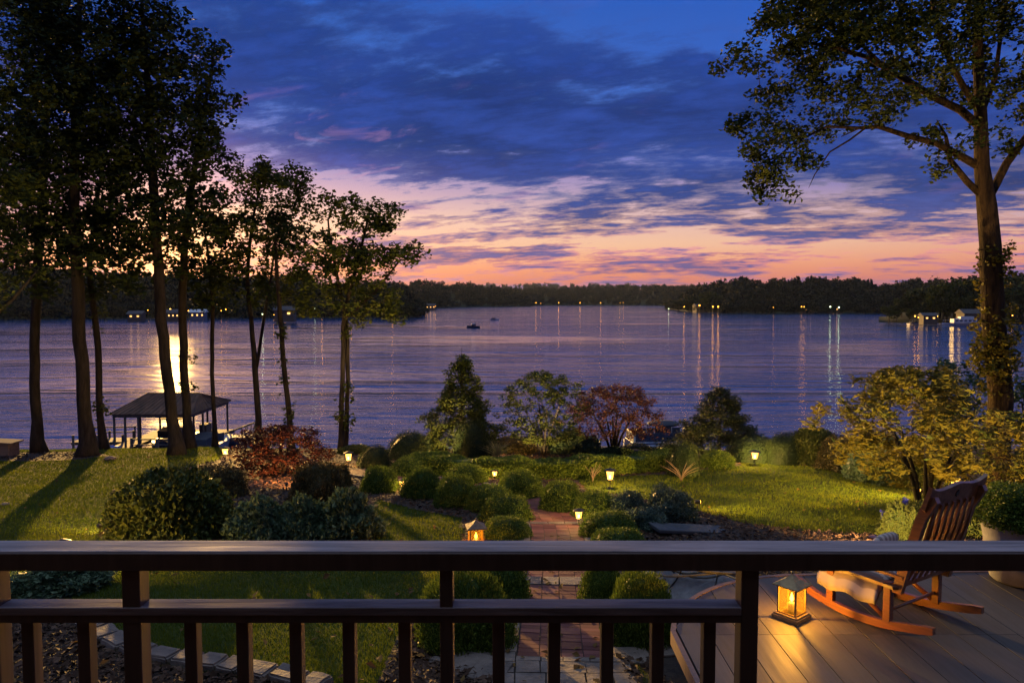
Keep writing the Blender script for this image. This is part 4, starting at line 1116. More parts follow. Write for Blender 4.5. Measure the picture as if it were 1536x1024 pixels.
# ================================================================ upper deck railing
def railing():
    yc = 1.785; t = thing('deck_railing', 'dark wooden deck railing running across the whole foreground', 'railing', (0, yc, 8.33))
    ztop = -.6087+1.67                     # top face of the cap above the upper deck
    mb = MB(); mb.box((-.42, .0175, ztop-.015), (3.9, .083, .030), None, .003); mb.box((2.44, .0175, ztop-.015), (1.80, .083, .030), None, .003); mb.build('top_rail', M['rail'], t)
    mb = MB(); mb.box((0, -.0275, ztop-.0035-.0215), (6.6, .006, .043), None, .0015); mb.box((0, 0, ztop-.0385), (6.6, .045, .016)); mb.build('rail_apron', M['rail_side'], t)
    zm = 1.67-.747; xr = ray(1112, 915).x*1.76; w_ = xr+3.1; xc = (xr-3.1)/2
    mb = MB(); mb.box((xc, 0, zm-.010), (w_, .056, .020), None, .002); mb.build('middle_rail', M['rail'], t)
    mb = MB(); mb.box((xc, -.003, zm-.020-.009), (w_, .046, .018)); mb.build('middle_rail_apron', M['rail_side'], t)
    X_ = lambda px: ray(px, 960).x*yc
    for px, wd in ((-6, .05), (206, .044), (671, .032), (1119, .043)):
        mb = MB(); mb.box((X_(px), 0, (ztop-.047)/2), (wd, .05, ztop-.047), None, .003); mb.build('post', M['rail_side'], t)
    xs = [48, 131, 290, 367, 446, 525, 608, 748, 831, 910, 985, 1062]
    while xs[0] > -350: xs.insert(0, xs[0]-82)
    for px in xs:
        mb = MB(); mb.box((X_(px), 0, (zm-.038-.10)/2+.10), (.030, .034, zm-.038-.10), None, .002); mb.build('baluster', M['rail_side'], t)
    mb = MB(); mb.box((xc, 0, .075), (w_, .04, .05)); mb.build('bottom_rail', M['rail_side'], t)
railing()
mb = MB()
for i in range(28): mb.box((0, 1.86-.14*i, 8.33-.02), (9.0, .134, .04), None, .003)
tag(mb.build('upper_deck', M['boards']), kind='structure')
mb = MB()
for x in (-3.6, -1.2, .95): mb.box((x, 1.75, 7.7), (.14, .14, 1.14))
mb.box((0, 1.88, 8.2), (9, .04, .18)); tag(mb.build('deck_frame', M['rail_side']), kind='structure')
# the house the deck belongs to, behind the camera; unseen wall and added porch roof shade the rail fronts
def house():
    t = thing('house', 'timber clad house behind the upper deck, outside the photo', 'house', (0, -5.3, 5.0))
    mb = MB(); mb.box((0, 0, 4.6), (22, 6, 9.2))
    for k in range(40): mb.box((0, 3.01, .15+k*.225), (22, .02, .20))
    mb.build('wall', M['wall_dark'], t)
    mb = MB(); mb.box((0, 4.7, 6.3), (16, 3.4, .25)); mb.build('added_porch_roof', M['roof_dark'], t)
    for x in (-5.5, 5.5): mb = MB(); mb.box((x, 6.2, 4.75), (.16, .16, 2.84)); mb.build('added_porch_post', M['rail_side'], t)
    mb = MB(); mb.add([(-12, -4, 9.2), (12, -4, 9.2), (12, 4.2, 9.0), (-12, 4.2, 9.0), (-12, 0, 11.6), (12, 0, 11.6)], [(0, 1, 5, 4), (2, 3, 4, 5), (3, 0, 4), (1, 2, 5), (3, 2, 1, 0)]); mb.build('roof', M['roof_dark'], t)
house()

# ================================================================ lower deck
ZD = 7.4
def lower_deck():
    mb = MB(); rs = random.Random(8); x = 1.30; W_ = .24
    def far(x):
        if x < 2.75: return 5.35+math.sqrt(max(0, 2.25-(x-2.75)**2))
        return 6.85+.05*(x-2.75)
    joints = [5.62, 3.6]
    while x < 9.5:
        x0, x1 = x+.0035, x+W_-.0035; y0 = 2.1
        cuts = [y0]+[j for j in sorted([3.6, 5.62])]+[None]
        seg = [2.1, 3.6, 5.62]
        for k, s0 in enumerate(seg):
            s1a = seg[k+1]-.003 if k < 2 else far(x0); s1b = seg[k+1]-.003 if k < 2 else far(x1)
            z = ZD+rs.uniform(-.0012, .0012)
            b = len(mb.v)
            mb.add([(x0, s0, ZD-.03), (x1, s0, ZD-.03), (x1, s1b, ZD-.03), (x0, s1a, ZD-.03), (x0, s0, z), (x1, s0, z), (x1, s1b, z), (x0, s1a, z)],
                   [(4, 5, 6, 7), (0, 1, 5, 4), (1, 2, 6, 5), (2, 3, 7, 6), (3, 0, 4, 7)])
        x += W_
    tag(mb.build('lower_deck', M['boards']), kind='structure')
    # edge board and joists below
    mb = MB(); pts = [(1.265, 2.1)]+[(2.75-1.52*math.cos(a), 5.35+1.52*math.sin(a)) for a in [.22+k*(PI/2-.22)/12 for k in range(13)]]+[(9.5, 6.87+.3375)]
    for a, b in zip(pts, pts[1:]): mb.bar((a[0], a[1], ZD-.05), (b[0], b[1], ZD-.05), .04, .11)
    mb.box((5.65, 3.8, ZD-.16), (8.2, 3.3, .2)); mb.box((5.8, 3.8, 6.95), (7.6, 3.2, .55)); mb.box((6.3, 6.0, ZD-.16), (6.6, 1.2, .2)); mb.box((6.4, 5.9, 6.95), (6.2, 1.2, .55))
    tag(mb.build('deck_edge', M['rail_side']), kind='structure')
lower_deck()

# ================================================================ rocking chair
def rocking_chair():
    rz = math.radians(32); C = Vector((3.09, 6.12, ZD))
    t = thing('rocking_chair', 'varnished wooden slat back rocking chair facing the lake on the lower deck', 'chair', C, rz)
    def rocker(x):
        mb = MB(); mb.smooth = False
        R0 = 1.55; top = []; bot = []
        for k in range(21):
            y = -.66+1.22*k/20; z = R0-math.sqrt(R0*R0-(y+.04)**2)
            if y < -.45: z -= (-.45-y)*.10
            bot.append((y, z+.002)); top.append((y, z+.066-(.012 if k in (0, 20) else 0)))
        poly = bot+top[::-1]
        Mx = Matrix(((0, 1, 0, x), (1, 0, 0, 0), (0, 0, 1, 0), (0, 0, 0, 1)))
        mb.prismM(poly, .042, Mx); mb.build('rocker', M['chair'], t)
    for x in (-.355, .355):
        rocker(x)
        for y, h0, h1 in ((.20, .05, .455), (-.30, .07, .40)):
            mb = MB(); mb.box((x*.985, y, (h0+h1)/2), (.055, .060, h1-h0), None, .006); mb.build('leg', M['chair'], t)
        # diagonal brace, bowed
        mb = MB(); mb.smooth = True; mb.tube([(x*.9, .17, .33), (x*.92, .03, .27), (x*.93, -.14, .17), (x*.95, -.27, .10)], .023, 8); mb.build('brace', M['chair'], t)
        # wide shaped seat side board
        s = 1 if x > 0 else -1
        mb = MB(); mb.prism([(x-.04*s, .36), (x+.03*s, .37), (x+.045*s, .30), (x+.035*s, 0), (x+.04*s, -.28), (x+.05*s, -.36), (x+.01*s, -.395), (x-.03*s, -.36), (x-.035*s, 0)][::s], .362, .386); mb.build('seat_rail', M['chair'], t)
        mb = MB(); mb.prism([(x-.035*s, .30), (x+.04*s, .31), (x+.05*s, .2), (x+.03*s, 0), (x+.02*s, -.42), (x-.015*s, -.42), (x-.02*s, 0)][::s], .452, .474); mb.build('armrest', M['chair'], t)
        # back post leaning back
        mb = MB(); Mx = Matrix(((0, 1, 0, x*.97), (1, 0, 0, 0), (0, 0, 1, 0), (0, 0, 0, 1)))
        mb.prismM([(-.33, .33), (-.405, .33), (-.49, .66), (-.575, .95), (-.66, 1.10), (-.64, 1.14), (-.575, 1.13), (-.505, .965), (-.415, .66)], .050, Mx); mb.build('back_post', M['chair'], t)
    # seat slab of slats
    mb = MB()
    for k in range(8): mb.box((0, .29-k*.085, .372-.010*k/6), (.66, .072, .016), None, .003)
    mb.build('seat', M['chair'], t)
    mb = MB(); mb.box((0, .335, .345), (.66, .022, .045), None, .004); mb.build('front_rail', M['chair'], t)
    mb = MB(); mb.smooth = True; mb.tube([(-.34, .20, .17), (.34, .20, .17)], .013, 8); mb.build('stretcher', M['chair'], t)
    mb = MB(); mb.smooth = True; mb.tube([(-.34, -.29, .16), (.34, -.29, .16)], .013, 8); mb.build('stretcher', M['chair'], t)
    # back: lower rail, seven slats, shaped head board
    lean = math.atan2(.26, .86)                       # back leans away from the seat
    Mb = Matrix.Translation((0, -.365, .35)) @ Matrix.Rotation(lean, 4, 'X')
    L = .86
    mb = MB(); n = 24; top = []; 
    for k in range(n+1):
        u = -1+2*k/n; top.append((u*.40, L+.005+.028*math.cos(u*PI)*(1-abs(u))+.045*abs(u)**5))
    bot = [(.40, L-.14), (.35, L-.175), (0, L-.15), (-.35, L-.175), (-.40, L-.14)]
    mb.prismM(top+bot, .030, Mb); hb = mb.build('head_board', M['chair'], t)
    mb = MB(); Ms = Mb @ Matrix.Translation((0, -.017, L-.05))
    star = []
    for k in range(16): a = k*PI/8; rr = .017 if k % 2 else .030; star.append((rr*math.cos(a), rr*math.sin(a)))
    mb.prismM(star, .006, Ms); mb.build('carved_star', M['black_plastic'], hb)
    mb = MB(); mb.prismM([(-.33, .02), (.33, .02), (.33, .075), (0, .06), (-.33, .075)], .026, Mb); mb.build('back_rail', M['chair'], t)
    for k in range(7):
        x = -.264+k*.088; mb = MB()
        pts = []
        for (z, w_) in ((.05, .013), (.25, .018), (.5, .023), (.7, .021), (L-.12, .016)): pts.append((x+w_, z))
        for (z, w_) in ((L-.12, .016), (.7, .021), (.5, .023), (.25, .018), (.05, .013)): pts.append((x-w_, z))
        # gentle lumbar bow
        b0 = len(mb.v); mb.prismM(pts, .014, Matrix.Identity(4))
        mb.v = [tuple(Mb @ Vector((p[0], p[1]-.045*math.sin(PI*min(1, max(0, p[2]/L)))*1.0, p[2]))) for p in mb.v]
        mb.build('back_slat', M['chair'], t)
    # striped seat pad with a skirt over the side
    nx_, ny_ = 26, 22; V = []
    for j in range(ny_+1):
        for i in range(nx_+1):
            u = -1+2*i/nx_; v = -1+2*j/ny_
            x = u*.305; y = .04+v*.26; ed = max(abs(u), abs(v))
            z = .395+.075*(1-ed**4)+.006*math.sin(u*40)*(1-ed)+.012*mnoise.noise(Vector((u*2, v*2, 3)))
            V.append((x, y, z))
    b0 = len(V)
    ring = [(i, 0) for i in range(nx_+1)]+[(nx_, j) for j in range(1, ny_+1)]+[(i, ny_) for i in range(nx_-1, -1, -1)]+[(0, j) for j in range(ny_-1, 0, -1)]
    Fc = [(j*(nx_+1)+i, j*(nx_+1)+i+1, (j+1)*(nx_+1)+i+1, (j+1)*(nx_+1)+i) for j in range(ny_) for i in range(nx_)]
    me_v = V[:]; m = len(ring)
    idx = [j*(nx_+1)+i for i, j in ring]; prev = idx
    for lvl in range(1, 5):
        cur = []
        for q, (i, j) in enumerate(ring):
            x, y, z = V[idx[q]]; left = (i == 0)
            out = .02+.004*math.sin(q*1.3)+.006*math.sin(q*.6)
            dx = -out if i == 0 else out if i == nx_ else 0; dy = -out if j == 0 else out if j == ny_ else 0
            k = lvl/4; depth = (.205+.015*math.sin(q*.5)) if left else .05
            dz = depth*k
            if not left: dx *= (1-k)*1.6; dy *= (1-k)*1.6
            else: dx = -.075*min(1, k*1.6)-out*math.sin(k*2)*.6; dy = 0
            if left: z2 = z-dz
            else: z2 = max(z-dz, .384)
            me_v.append((x+dx, y+dy, z2)); cur.append(len(me_v)-1)
        for q in range(m): Fc.append((prev[q], cur[q], cur[(q+1) % m], prev[(q+1) % m]))
        prev = cur
    me = bpy.data.meshes.new('seat_cushion'); me.from_pydata(me_v, [], [f[::-1] for f in Fc]); me.update(); me.polygons.foreach_set('use_smooth', [True]*len(me.polygons))
    cu = obj('seat_cushion', me, M['fabric'], None, C, rz); sol = cu.modifiers.new('s', 'SOLIDIFY'); sol.thickness = .006
    tag(cu, 'pale striped seat cushion draped over the side of the rocking chair', 'cushion')
    # small pillow standing against the back
    mb = MB(); mb.smooth = True; mb.sphere((0, 0, 0), 1, 20, 14)
    mb.v = [tuple((abs(p[0])**.6*math.copysign(1, p[0])*.17, p[1]*.055, abs(p[2])**.6*math.copysign(1, p[2])*.15)) for p in mb.v]
    Mp = Matrix.Rotation(.35, 4, 'X'); mb.v = [tuple(Mp @ Vector(p)) for p in mb.v]
    pl = C + Matrix.Rotation(rz, 3, 'Z') @ Vector((-.06, -.06, .535))
    tag(mb.build('pillow', M['fabric'], None, pl, rz), 'small off white pillow on the rocking chair seat, its corner over the handrail', 'pillow')
rocking_chair()

# ================================================================ lanterns and garden lamps
def lantern(label, loc, w_, h, rz=0., metal='brass', group=None, flame_k=1.):
    t = thing('lantern', label, 'lantern', loc, rz, group)
    hb = h*.13; mb = MB(); mb.box((0, 0, hb*.35), (w_*1.42, w_*1.42, hb*.7), None, .004); mb.box((0, 0, hb*.85), (w_*1.28, w_*1.28, hb*.3), None, .003); mb.build('base', M[metal], t)
    z0 = hb; z1 = h*.74
    mb = MB()
    for sx in (-1, 1):
        for sy in (-1, 1): mb.box((sx*w_*.48, sy*w_*.48, (z0+z1)/2), (w_*.075, w_*.075, z1-z0))
    for sx in (-1, 1):
        for z in (z0+w_*.03, z1-w_*.03):
            mb.box((sx*w_*.48, 0, z), (w_*.05, w_*.88, w_*.06)); mb.box((0, sx*w_*.48, z), (w_*.88, w_*.05, w_*.06))
    mb.build('frame', M[metal], t)
    for k in range(4):
        mb = MB(); mb.box((0, w_*.475, (z0+z1)/2), (w_*.88, .004, z1-z0-w_*.12), None); mb.v = [tuple(Matrix.Rotation(k*PI/2, 3, 'Z') @ Vector(p)) for p in mb.v]
        mb.build('pane', M['pane'], t)
    # roof: hipped with eaves and a finial
    mb = MB(); e = w_*.70; vs = [(-e, -e, z1), (e, -e, z1), (e, e, z1), (-e, e, z1), (-e, -e, z1+w_*.05), (e, -e, z1+w_*.05), (e, e, z1+w_*.05), (-e, e, z1+w_*.05)]
    q = w_*.26; vs += [(-q, -q, z1+(h-z1)*.55), (q, -q, z1+(h-z1)*.55), (q, q, z1+(h-z1)*.55), (-q, q, z1+(h-z1)*.55), (0, 0, h)]
    fs = [(3, 2, 1, 0)]+[(k, (k+1) % 4, 4+(k+1) % 4, 4+k) for k in range(4)]+[(4+k, 4+(k+1) % 4, 8+(k+1) % 4, 8+k) for k in range(4)]+[(8+k, 8+(k+1) % 4, 12) for k in range(4)]
    mb.add(vs, fs); rf = mb.build('roof', M[metal], t)
    mb = MB(); mb.smooth = True; mb.sphere((0, 0, h+w_*.05), w_*.07, 10, 6); mb.build('finial', M[metal], rf)
    mb = MB(); mb.smooth = True; mb.lathe([(w_*.20, z0+.002), (w_*.20, z0+(z1-z0)*.34), (w_*.14, z0+(z1-z0)*.36)], 14); cd = mb.build('candle', M['white_paint'], t)
    mb = MB(); mb.smooth = True; zf0 = z0+(z1-z0)*.38; hf = (z1-z0)*.34
    mb.lathe([(.002, zf0), (w_*.10, zf0+hf*.25), (w_*.085, zf0+hf*.5), (.002, zf0+hf)], 10); mb.build('flame', M['flame'] if flame_k == 1 else M['flame_small'], cd)
    return t
M['flame_small'] = mat_emit('small_flame', (1.0, .50, .08), 1100)
M['flame'].node_tree.nodes['Emission'].inputs[1].default_value = 1500
lantern('brass framed lantern with yellow panes standing on the lower deck beside the rocking chair', on_z(1187, 926, ZD), .160, .372, .69, flame_k=1)
p = on_g(714, 822); lantern('copper roofed lantern glowing beside the boxwoods left of the path', (p.x, p.y, p.z), .20, .43, .2, 'copper', flame_k=2)

def path_lamp(label, px, py, h, w_=.10, power=14., group='small lamps along the path and beds', d=None):
    b = on_g(px, py) if d is None else Vector((ray(px, 500).x*d, d, gz(ray(px, 500).x*d, d)))
    t = thing('path_lamp', label, 'lamp', b, 0, group)
    mb = MB(); mb.smooth = True; mb.lathe([(w_*.5, 0), (w_*.42, .02), (.012, .03), (.012, h*.45)], 12); mb.build('post', M['dark_metal'], t)
    mb = MB()
    for k in range(4):
        a = k*PI/2+.4; mb.bar((math.cos(a)*w_*.38, math.sin(a)*w_*.38, h*.45), (math.cos(a)*w_*.58, math.sin(a)*w_*.58, h*.88), .007, .007)
    mb.lathe([(w_*.44, h*.44), (w_*.44, h*.46)], 12); mb.build('cage', M['dark_metal'], t)
    mb = MB(); mb.lathe([(w_*.78, h*.88), (w_*.74, h*.90), (.01, h)], 12); mb.build('cap', M['dark_metal'], t)
    mb = MB(); mb.smooth = True; mb.lathe([(w_*.30, h*.47), (w_*.36, h*.6), (w_*.46, h*.86)], 14); mb.build('glass', M['globe'], t)
    mb = MB(); mb.smooth = True; mb.sphere((0, 0, h*.58), w_*.13, 8, 6, (1, 1, 1.6)); mb.build('bulb', M['bulb_soft'], t)
    ld = bpy.data.lights.new('lamp', 'POINT'); lo = bpy.data.objects.new('lamp_light', ld); COL.objects.link(lo); lo.parent = t
    ld.energy = power; ld.color = (1., .55, .14); ld.shadow_soft_size = .02; lo.location = (0, 0, h*.74)
    return t
M['bulb_soft'] = mat_emit('bulb_soft', (1.0, .55, .12), 9)
M['bulb_hot'] = mat_emit('bulb_hot', (1.0, .46, .05), 2200)
M['bulb_star'] = mat_emit('bulb_star', (1.0, .50, .06), 2600)
path_lamp('lit lantern post standing on the lawn edge right of the brick path', 915, 733, .46, .17, 110)
path_lamp('small glowing lamp low at the right edge of the brick path among the boxwoods', 868, 790, .30, .12, 75)
path_lamp('lamp glowing in front of the lake bank between the boathouse and the burgundy shrub', 338, 690, .38, .17, 60)
path_lamp('lit lamp at the lawn edge between the twin trunks and the dark rounded bush', 523, 702, .44, .17, 60)
path_lamp('star bright lamp at the far crest of the right hand lawn', 1132, 699, .44, .20, 260)
path_lamp('lamp twinkling through the middle of the golden shrub', 1362, 702, .50, .18, 50, d=16.4)
path_lamp('lamp twinkling through the right side of the golden shrub near the trunk', 1441, 716, .50, .18, 50, d=14.4)
path_lamp('lamp glinting between two boxwoods at the top of the path', 742, 720, .26, .12, 75)
path_lamp('lamp half hidden where the path bends behind the left boxwoods', 603, 738, .28, .12, 85)
path_lamp('lamp hidden at the left edge behind the low bush under the handrail', 95, 860, .42, .14, 90)

def uplight(label, px, py, aim, power, ang=70, d=None, col=(1., .60, .22), loc=None):
    """ground spotlight: housing, lens and its own spot lamp"""
    b = Vector(loc) if loc is not None else (on_g(px, py) if d is None else Vector((ray(px, 500).x*d, d, gz(ray(px, 500).x*d, d))))
    t = thing('ground_spotlight', label, 'spotlight', b, 0, 'ground spotlights in the planting')
    dirn = (Vector(aim)-b-Vector((0, 0, .14))).normalized()
    mb = MB(); mb.smooth = True; mb.tube([(0, 0, -.02), (0, 0, .12)], .010, 8); mb.build('stake', M['dark_metal'], t)
    mb = MB(); c = Vector((0, 0, .14)); mb.tube([c-dirn*.05, c+dirn*.045], [.028, .038], 12); mb.build('housing', M['dark_metal'], t)
    mb = MB(); mb.tube([c+dirn*.046, c+dirn*.050], [.030, .030], 12); mb.build('lens', M['bulb_warm'], t)
    ld = bpy.data.lights.new('spot', 'SPOT'); lo = bpy.data.objects.new('spot', ld); COL.objects.link(lo); lo.parent = t
    ld.energy = power; ld.color = col; ld.spot_size = math.radians(ang); ld.spot_blend = .9; ld.shadow_soft_size = .04
    lo.location = c+dirn*.06; lo.rotation_euler = dirn.to_track_quat('-Z', 'Y').to_euler()
    return t
uplight('spotlight under the burgundy shrub, lighting it orange', 430, 735, at(425, 690, 17.8), 520, 120, col=(1., .42, .12))
uplight('spotlight in front of the pyramid evergreen', 662, 697, at(676, 600, 22.6), 380, 100, d=20.6)
uplight('spotlight at the foot of the round headed tree', 800, 697, at(815, 620, 22.2), 900, 100, d=20.9)
uplight('spotlight at the foot of the red maple', 945, 695, at(940, 625, 22.0), 800, 110, d=20.9, col=(1., .55, .25))
uplight('spotlight low beside the dark conifer', 1050, 700, at(1080, 640, 22.4), 70, 100, d=20.9)
uplight('added spotlight hidden below the golden shrub by the blue flowers', 1330, 800, at(1370, 640, 12.4), 1900, 130, d=9.3)  # added stand-in for warm house light from behind the camera
uplight('added spotlight at the base of the right hand oak aimed up its trunk', 1440, 760, at(1450, 330, 15.), 200, 80, d=12.2)  # added to warm the oak in place of light from the house
uplight('spotlight behind the hedge lighting the yellow patch of ground', 770, 694, at(745, 690, 22.4)+Vector((0, 0, -.6)), 90, 130, d=21.3)
uplight('spotlight by the dome bushes left of the lake, low behind the hedge', 650, 697, at(615, 640, 22.5), 12, 100, d=20.8)

uplight('spotlight hidden behind the bronze bush, aimed into the twin trunk tree', 490, 700, at(545, 440, 23.4), 700, 70, d=20.0)
uplight('spotlight at the left edge of the lawn, aimed into the hanging boughs', -60, 700, at(10, 400, 18.5), 500, 80, d=16.5)
uplight('added spotlight behind the silvery plants, washing across the right hand lawn', 1050, 772, on_g(1260, 765)+Vector((0, 0, .25)), 380, 100, d=13.3, col=(1., .57, .09))  # unseen lamp added to brighten the right lawn
uplight('added spotlight beneath the golden shrub, washing left over the lawn', 1392, 742, on_g(1180, 735)+Vector((0, 0, .25)), 3200, 110, d=14.6, col=(1., .57, .09))  # second unseen lamp, added for more gold on the right lawn
uplight('added spotlight behind the biggest bush, washing over the left lawn', 150, 800, on_g(60, 740)+Vector((0, 0, .2)), 130, 120, col=(1., .66, .2))  # unseen lamp added to lift the left lawn
# ================================================================ potted shrub
def planter():
    c = Vector((4.72, 6.72, ZD+.004)); t = thing('planter', 'round grey concrete planter at the right end of the lower deck', 'planter', c)
    mb = MB(); mb.smooth = True; mb.lathe([(.235, 0), (.255, .02), (.32, .40), (.345, .54), (.352, .56), (.345, .575), (.31, .575), (.30, .50), (.0, .50)], 36, cap=True); mb.build('pot', M['concrete'], t)
    mb = MB(); mb.lathe([(.298, .46), (.298, .515), (.0, .53)], 20); mb.build('soil', M['soil'], t)
    m = bush_mesh(140, 9000, .075, .6, .06); m.materials.append(M['leaf_box'])
    o = obj('potted_shrub', m, None, None, (c.x, c.y, c.z+.56)); o.scale = (.42, .42, .34); tag(o, 'round clipped shrub growing in the concrete planter', 'shrub')
planter()

# ================================================================ things lying by the deck corner
M['slate'] = mat_simple('slate', (.05, .055, .06), (.025, .028, .03), 5, .7, 0, .6, .01)
def clutter():
    rs = random.Random(3); p0 = on_g(1060, 905, .0)
    base = Vector((1.88, 7.28, gz(1.88, 7.28)+.10))
    # coiled hose
    mb = MB(); mb.smooth = True; pts = []
    for k in range(170):
        a = k*.24; rr = .30+.07*math.sin(k*.11)+.02*rs.random(); pts.append((math.cos(a)*rr*1.25, math.sin(a)*rr*.8, .46+.0007*k+.05*math.sin(a*1.5+k*.02)))
    pts += [(.55, -.5, .42), (.2, -.75, .30), (-.2, -.85, .12)]
    mb.tube(pts, .011, 7); tag(mb.build('garden_hose', M['hose'], None, base), 'tangled grey garden hose in loops over the bundle by the deck corner', 'hose')
    mb = MB(); mb.smooth = True
    for k in range(7):
        a = k*.9+.3; pp = [(math.cos(a)*.55*t*1.2+.1*math.sin(t*5+k), math.sin(a)*.42*t+.08*math.sin(t*4+k), .50+.10*math.sin(t*PI)-.26*t*t) for t in [q/9 for q in range(10)]]
        mb.tube(pp, .008, 6)
    tag(mb.build('cable_bundle', M['black_plastic'], None, base), 'loose dark cables spilling across the grey bundle', 'cables')
    # crumpled grey tarpaulin bundle
    V = []; n = 26
    for j in range(n):
        for i in range(n):
            u = -1+2*i/(n-1); v = -1+2*j/(n-1); r2 = min(1, math.hypot(u, v))
            z = .42*(1-r2**2.2)+.09*mnoise.noise(Vector((u*2.2, v*2.2, 1)))+.06*abs(mnoise.noise(Vector((u*4.4+3, v*4.4, 2))))
            V.append((u*.75, v*.55, max(z, .0)+.01))
    Fc = [(j*n+i, j*n+i+1, (j+1)*n+i+1, (j+1)*n+i) for j in range(n-1) for i in range(n-1)]
    tag(obj('folded_tarpaulin', np_mesh('tarp', V, Fc), M['grey_cloth'], None, base), 'crumpled grey tarpaulin bundle lying between the boxwood and the deck corner', 'tarpaulin')
    # shallow framed tray lying tilted on it
    t = thing('framed_panel', 'pale framed panel lying tilted on the grey bundle beside the boxwood', 'panel', base+Vector((-.42, .02, .42)), .5)
    R = Matrix.Rotation(.35, 3, 'X'); mb = MB(); mb.box((0, 0, 0), (.34, .26, .012), R); mb.build('sheet', M['grey_cloth'], t)
    mb = MB()
    for c, s in (((0, .13, .008), (.36, .02, .026)), ((0, -.13, .008), (.36, .02, .026)), ((.17, 0, .008), (.02, .24, .026)), ((-.17, 0, .008), (.02, .24, .026))):
        mb.box(R @ Vector(c), s, R)
    mb.build('frame', M['black_plastic'], t)
    # slate slab in the bed
    p = on_g(1035, 800); mb = MB(); mb.box((0, 0, .05), (1.25, .42, .06), Matrix.Rotation(.12, 3, 'Y'), .015); tag(mb.build('slate_slab', M['slate'], None, p, .25), 'long dark slate slab lying in the mulch in front of the silvery plants', 'slab')
clutter()
# leaves fallen near the big boxwood and small stones
def litter():
    rs = random.Random(15); n = 0
    for px, py, s in ((655, 993, .06), (668, 985, .05), (722, 985, .07), (708, 1000, .05), (165, 690, .13), (8, 760, .06), (690, 1010, .05)):
        p = on_g(px, py); bm = bmesh.new(); bmesh.ops.create_icosphere(bm, subdivisions=2, radius=1)
        for v in bm.verts: v.co = Vector((v.co.x*s*1.3, v.co.y*s, v.co.z*s*.55))*(1+.25*mnoise.noise(v.co*1.5+Vector((n, 0, 0))))
        me = bpy.data.meshes.new('stone'); bm.to_mesh(me); bm.free()
        lb = {165: 'rounded pale stone on the lawn left of the thick tree trunk', 8: 'small stone on the lawn at the left edge', 655: 'leftmost small stone in front of the largest boxwood', 668: 'small stone just right of the leftmost one before the largest boxwood', 722: 'largest of the stones in front of the largest boxwood, nearest the path',
              708: 'small stone closest to the viewer below the largest boxwood', 690: 'small stone at the bottom edge between railing bars, below the boxwood'}[px]
        tag(obj('stone', me, M['stone'], None, p+Vector((0, 0, s*.35))), lb, 'stone', 'small stones in the garden'); n += 1
litter()
# wooden box at the far left of the bank
def wood_box():
    p = on_g(6, 684); t = thing('storage_box', 'weathered wooden box with a slanted lid at the left edge by the lake', 'box', p)
    mb = MB(); mb.box((0, 0, .22), (.62, .5, .44), None, .01); mb.build('body', M['dock_wood'], t)
    mb = MB(); mb.box((0, 0, .46), (.85, .6, .04), Matrix.Rotation(.06, 3, 'Y'), .006); mb.build('lid', M['dock_wood'], t)
wood_box()

